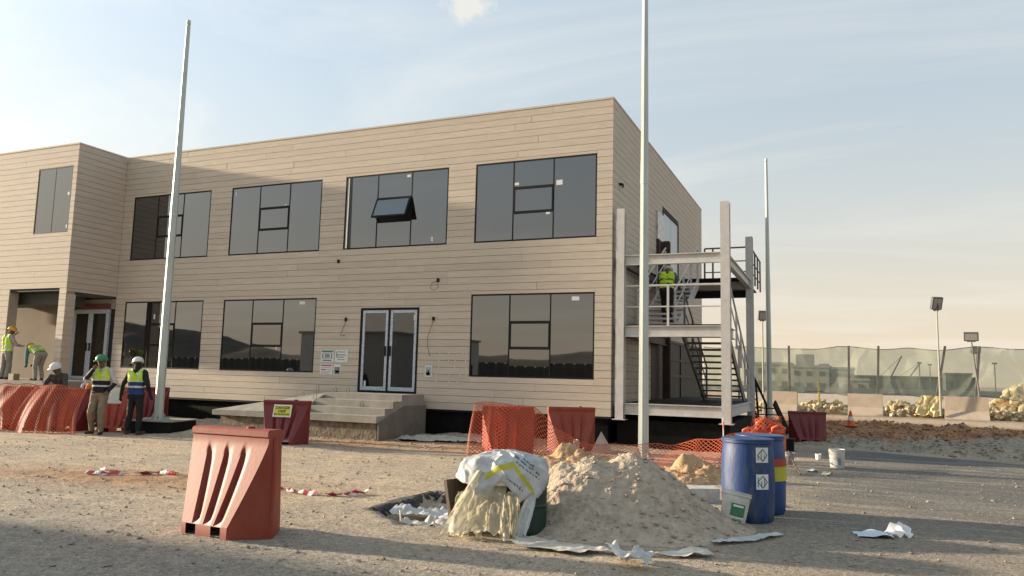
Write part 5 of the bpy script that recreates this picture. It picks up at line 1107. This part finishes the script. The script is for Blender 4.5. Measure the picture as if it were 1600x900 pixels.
# man with the green helmet, facing the camera, hand raised to his mouth
person('man in green helmet and half black hi-vis vest, one hand raised to his mouth', (-16.25, 12.98, gz(-16.25, 12.98)), R(206), dict(elR=(.27, .16, 1.26), wrR=(.10, .20, 1.46), elL=(-.30, -.05, 1.17), wrL=(-.22, .10, 1.0), knL=(-.10, .10, .50), anL=(-.09, .02, .09), knR=(.15, .06, .50), anR=(.17, -.10, .09), hipL=(-.09, 0, .92), head=(.01, .03, 1.645), face=(.1, 1, -.1)), dict(torso=whites, leg=khaki, fore=blackc, arm=whites, foot=bootm), dict(mats=[hivis, blackc, silver], split=.50, bands=((.24, .31), (.50, .56))), helg, 1.05, baggy=1.12)
person('man in black clothes and white helmet seen from behind, hi-vis vest blue below', (-15.62, 13.45, gz(-15.62, 13.45)), R(16), dict(elL=(-.31, -.05, 1.15), wrL=(-.36, -.02, .90), elR=(.31, -.04, 1.15), wrR=(.33, .06, .93), head=(-.03, .03, 1.64), face=(-.75, .7, -.25), knL=(-.12, .02, .50), knR=(.12, .02, .5), anL=(-.15, -.01, .09), anR=(.15, -.03, .09)), dict(torso=blackc, leg=blackc, foot=bootm, neck=blackc, hand=blackc, hood=blackc), dict(mats=[hivis, navy, silver], split=.50, bands=((.24, .33), (.50, .545)), lo=-.06), helw, 1.03, hood=True, baggy=1.12)
person('man in dark jacket and white helmet standing stooped behind the netted barriers', (-18.75, 13.75, gz(-18.75, 13.75)+.08), R(195), dict(pel=(0, -.1, .80), hipL=(-.09, -.1, .78), hipR=(.09, -.1, .78), knL=(-.14, .16, .45), knR=(.14, .16, .45), spine=(0, -.05, 1.0), chest=(0, .04, 1.18), neck=(0, .11, 1.33), head=(.0, .17, 1.45), shL=(-.19, .06, 1.27), shR=(.19, .06, 1.27), elL=(-.3, .16, 1.02), wrL=(-.12, .36, .98), elR=(.28, .18, 1.04), wrR=(.15, .38, .95), face=(.15, 1, -.25)), dict(torso=olive, leg=olive, neck=greys, hood=greys), None, helw, 1.0, hood=True, baggy=1.15)
person('bent man in orange clothes behind the barrier, only his back showing', (-17.35, 13.95, gz(-17.35, 13.95)+.08), R(100), dict(pel=(0, -.2, .88), hipL=(-.09, -.2, .86), hipR=(.09, -.2, .86), spine=(0, .0, 1.0), chest=(0, .2, 1.08), neck=(0, .36, 1.06), head=(0, .50, 1.0), shL=(-.19, .28, 1.04), shR=(.19, .28, 1.04), elL=(-.22, .34, .76), wrL=(-.18, .46, .54), elR=(.22, .34, .76), wrR=(.18, .46, .54), face=(0, .5, -1)), dict(torso=orangec, leg=greys, arm=orangec, fore=orangec), None, helw, 1.0, baggy=1.1)
person('man in yellow helmet and vest, back to camera, reaching to the porch pier', (-24.55, 16.1, 1.125), R(-4), dict(elL=(-.34, .12, 1.42), wrL=(-.24, .34, 1.55), elR=(.28, .10, 1.18), wrR=(.22, .30, 1.15), anL=(-.10, -.06, .09), knL=(-.09, -.02, .5), head=(.04, .05, 1.63), face=(.35, 1, -.2)), dict(torso=lilac, leg=greyt, foot=bootm), dict(mats=[hivis, hivis, silver], bands=((.13, .2), (.34, .41))), hely, .95, baggy=1.12)
person('bent man in yellow helmet, teal sleeves and vest, working on the porch', (-23.25, 16.2, 1.125), R(82), dict(pel=(0, -.25, .88), hipL=(-.09, -.25, .86), hipR=(.09, -.25, .86), spine=(0, -.06, .98), chest=(0, .14, 1.05), neck=(0, .30, 1.06), head=(0, .42, 1.09), shL=(-.19, .22, 1.02), shR=(.19, .22, 1.02), elL=(-.2, .24, .74), wrL=(-.12, .38, .52), elR=(.2, .26, .74), wrR=(.14, .44, .54), knL=(-.11, -.16, .47), anL=(-.12, -.26, .09), knR=(.12, -.06, .48), anR=(.12, -.2, .09), face=(0, 1, -.7)), dict(torso=teal, leg=greyt, foot=bootm), dict(mats=[duskyel, duskyel, silver], bands=((.3, .37),), lo=.02), hely, .95, baggy=1.1)
person('man in hi-vis vest climbing the stair tower, head hidden behind a beam', (-4.22, 20.55, 3.16), R(5), dict(pel=(0, -.05, .92), spine=(0, .02, 1.1), chest=(0, .12, 1.27), neck=(0, .22, 1.41), head=(0, .32, 1.47), shL=(-.19, .16, 1.35), shR=(.19, .16, 1.35), elL=(-.26, .2, 1.08), wrL=(-.2, .42, 1.0), elR=(.28, .16, 1.07), wrR=(.30, .40, 1.0), knL=(-.11, .28, .62), anL=(-.11, .22, .27), face=(0, 1, -.5), hipL=(-.09, -.03, .9), hipR=(.09, -.05, .9), anR=(.11, -.1, .09), knR=(.11, .0, .5)), dict(torso=greys, leg=blackc, foot=bootm), dict(mats=[hivis, hivis, blackc], bands=((.16, .22), (.42, .48)), straps=0), helw, 1.0, baggy=1.1)
b = MB(); b.box(-.12, .12, -.1, .1, 0, .2); tag(b.build('paint_tin', M('tan_tin', (.3, .24, .13), None, 6, .6), loc=(-23.95, 16.0, 1.122)), 'small tan tin on the porch floor between the two workers', 'tin')
b = MB(); b.box(-.32, .32, -.012, .012, -.2, .2, Matrix.Rotation(R(-14), 4, 'X')); tag(b.build('placard', white, loc=(-16.5, 13.45, .92), rz=R(20)), 'small white board hung on the barrier behind the green helmet man', 'board')
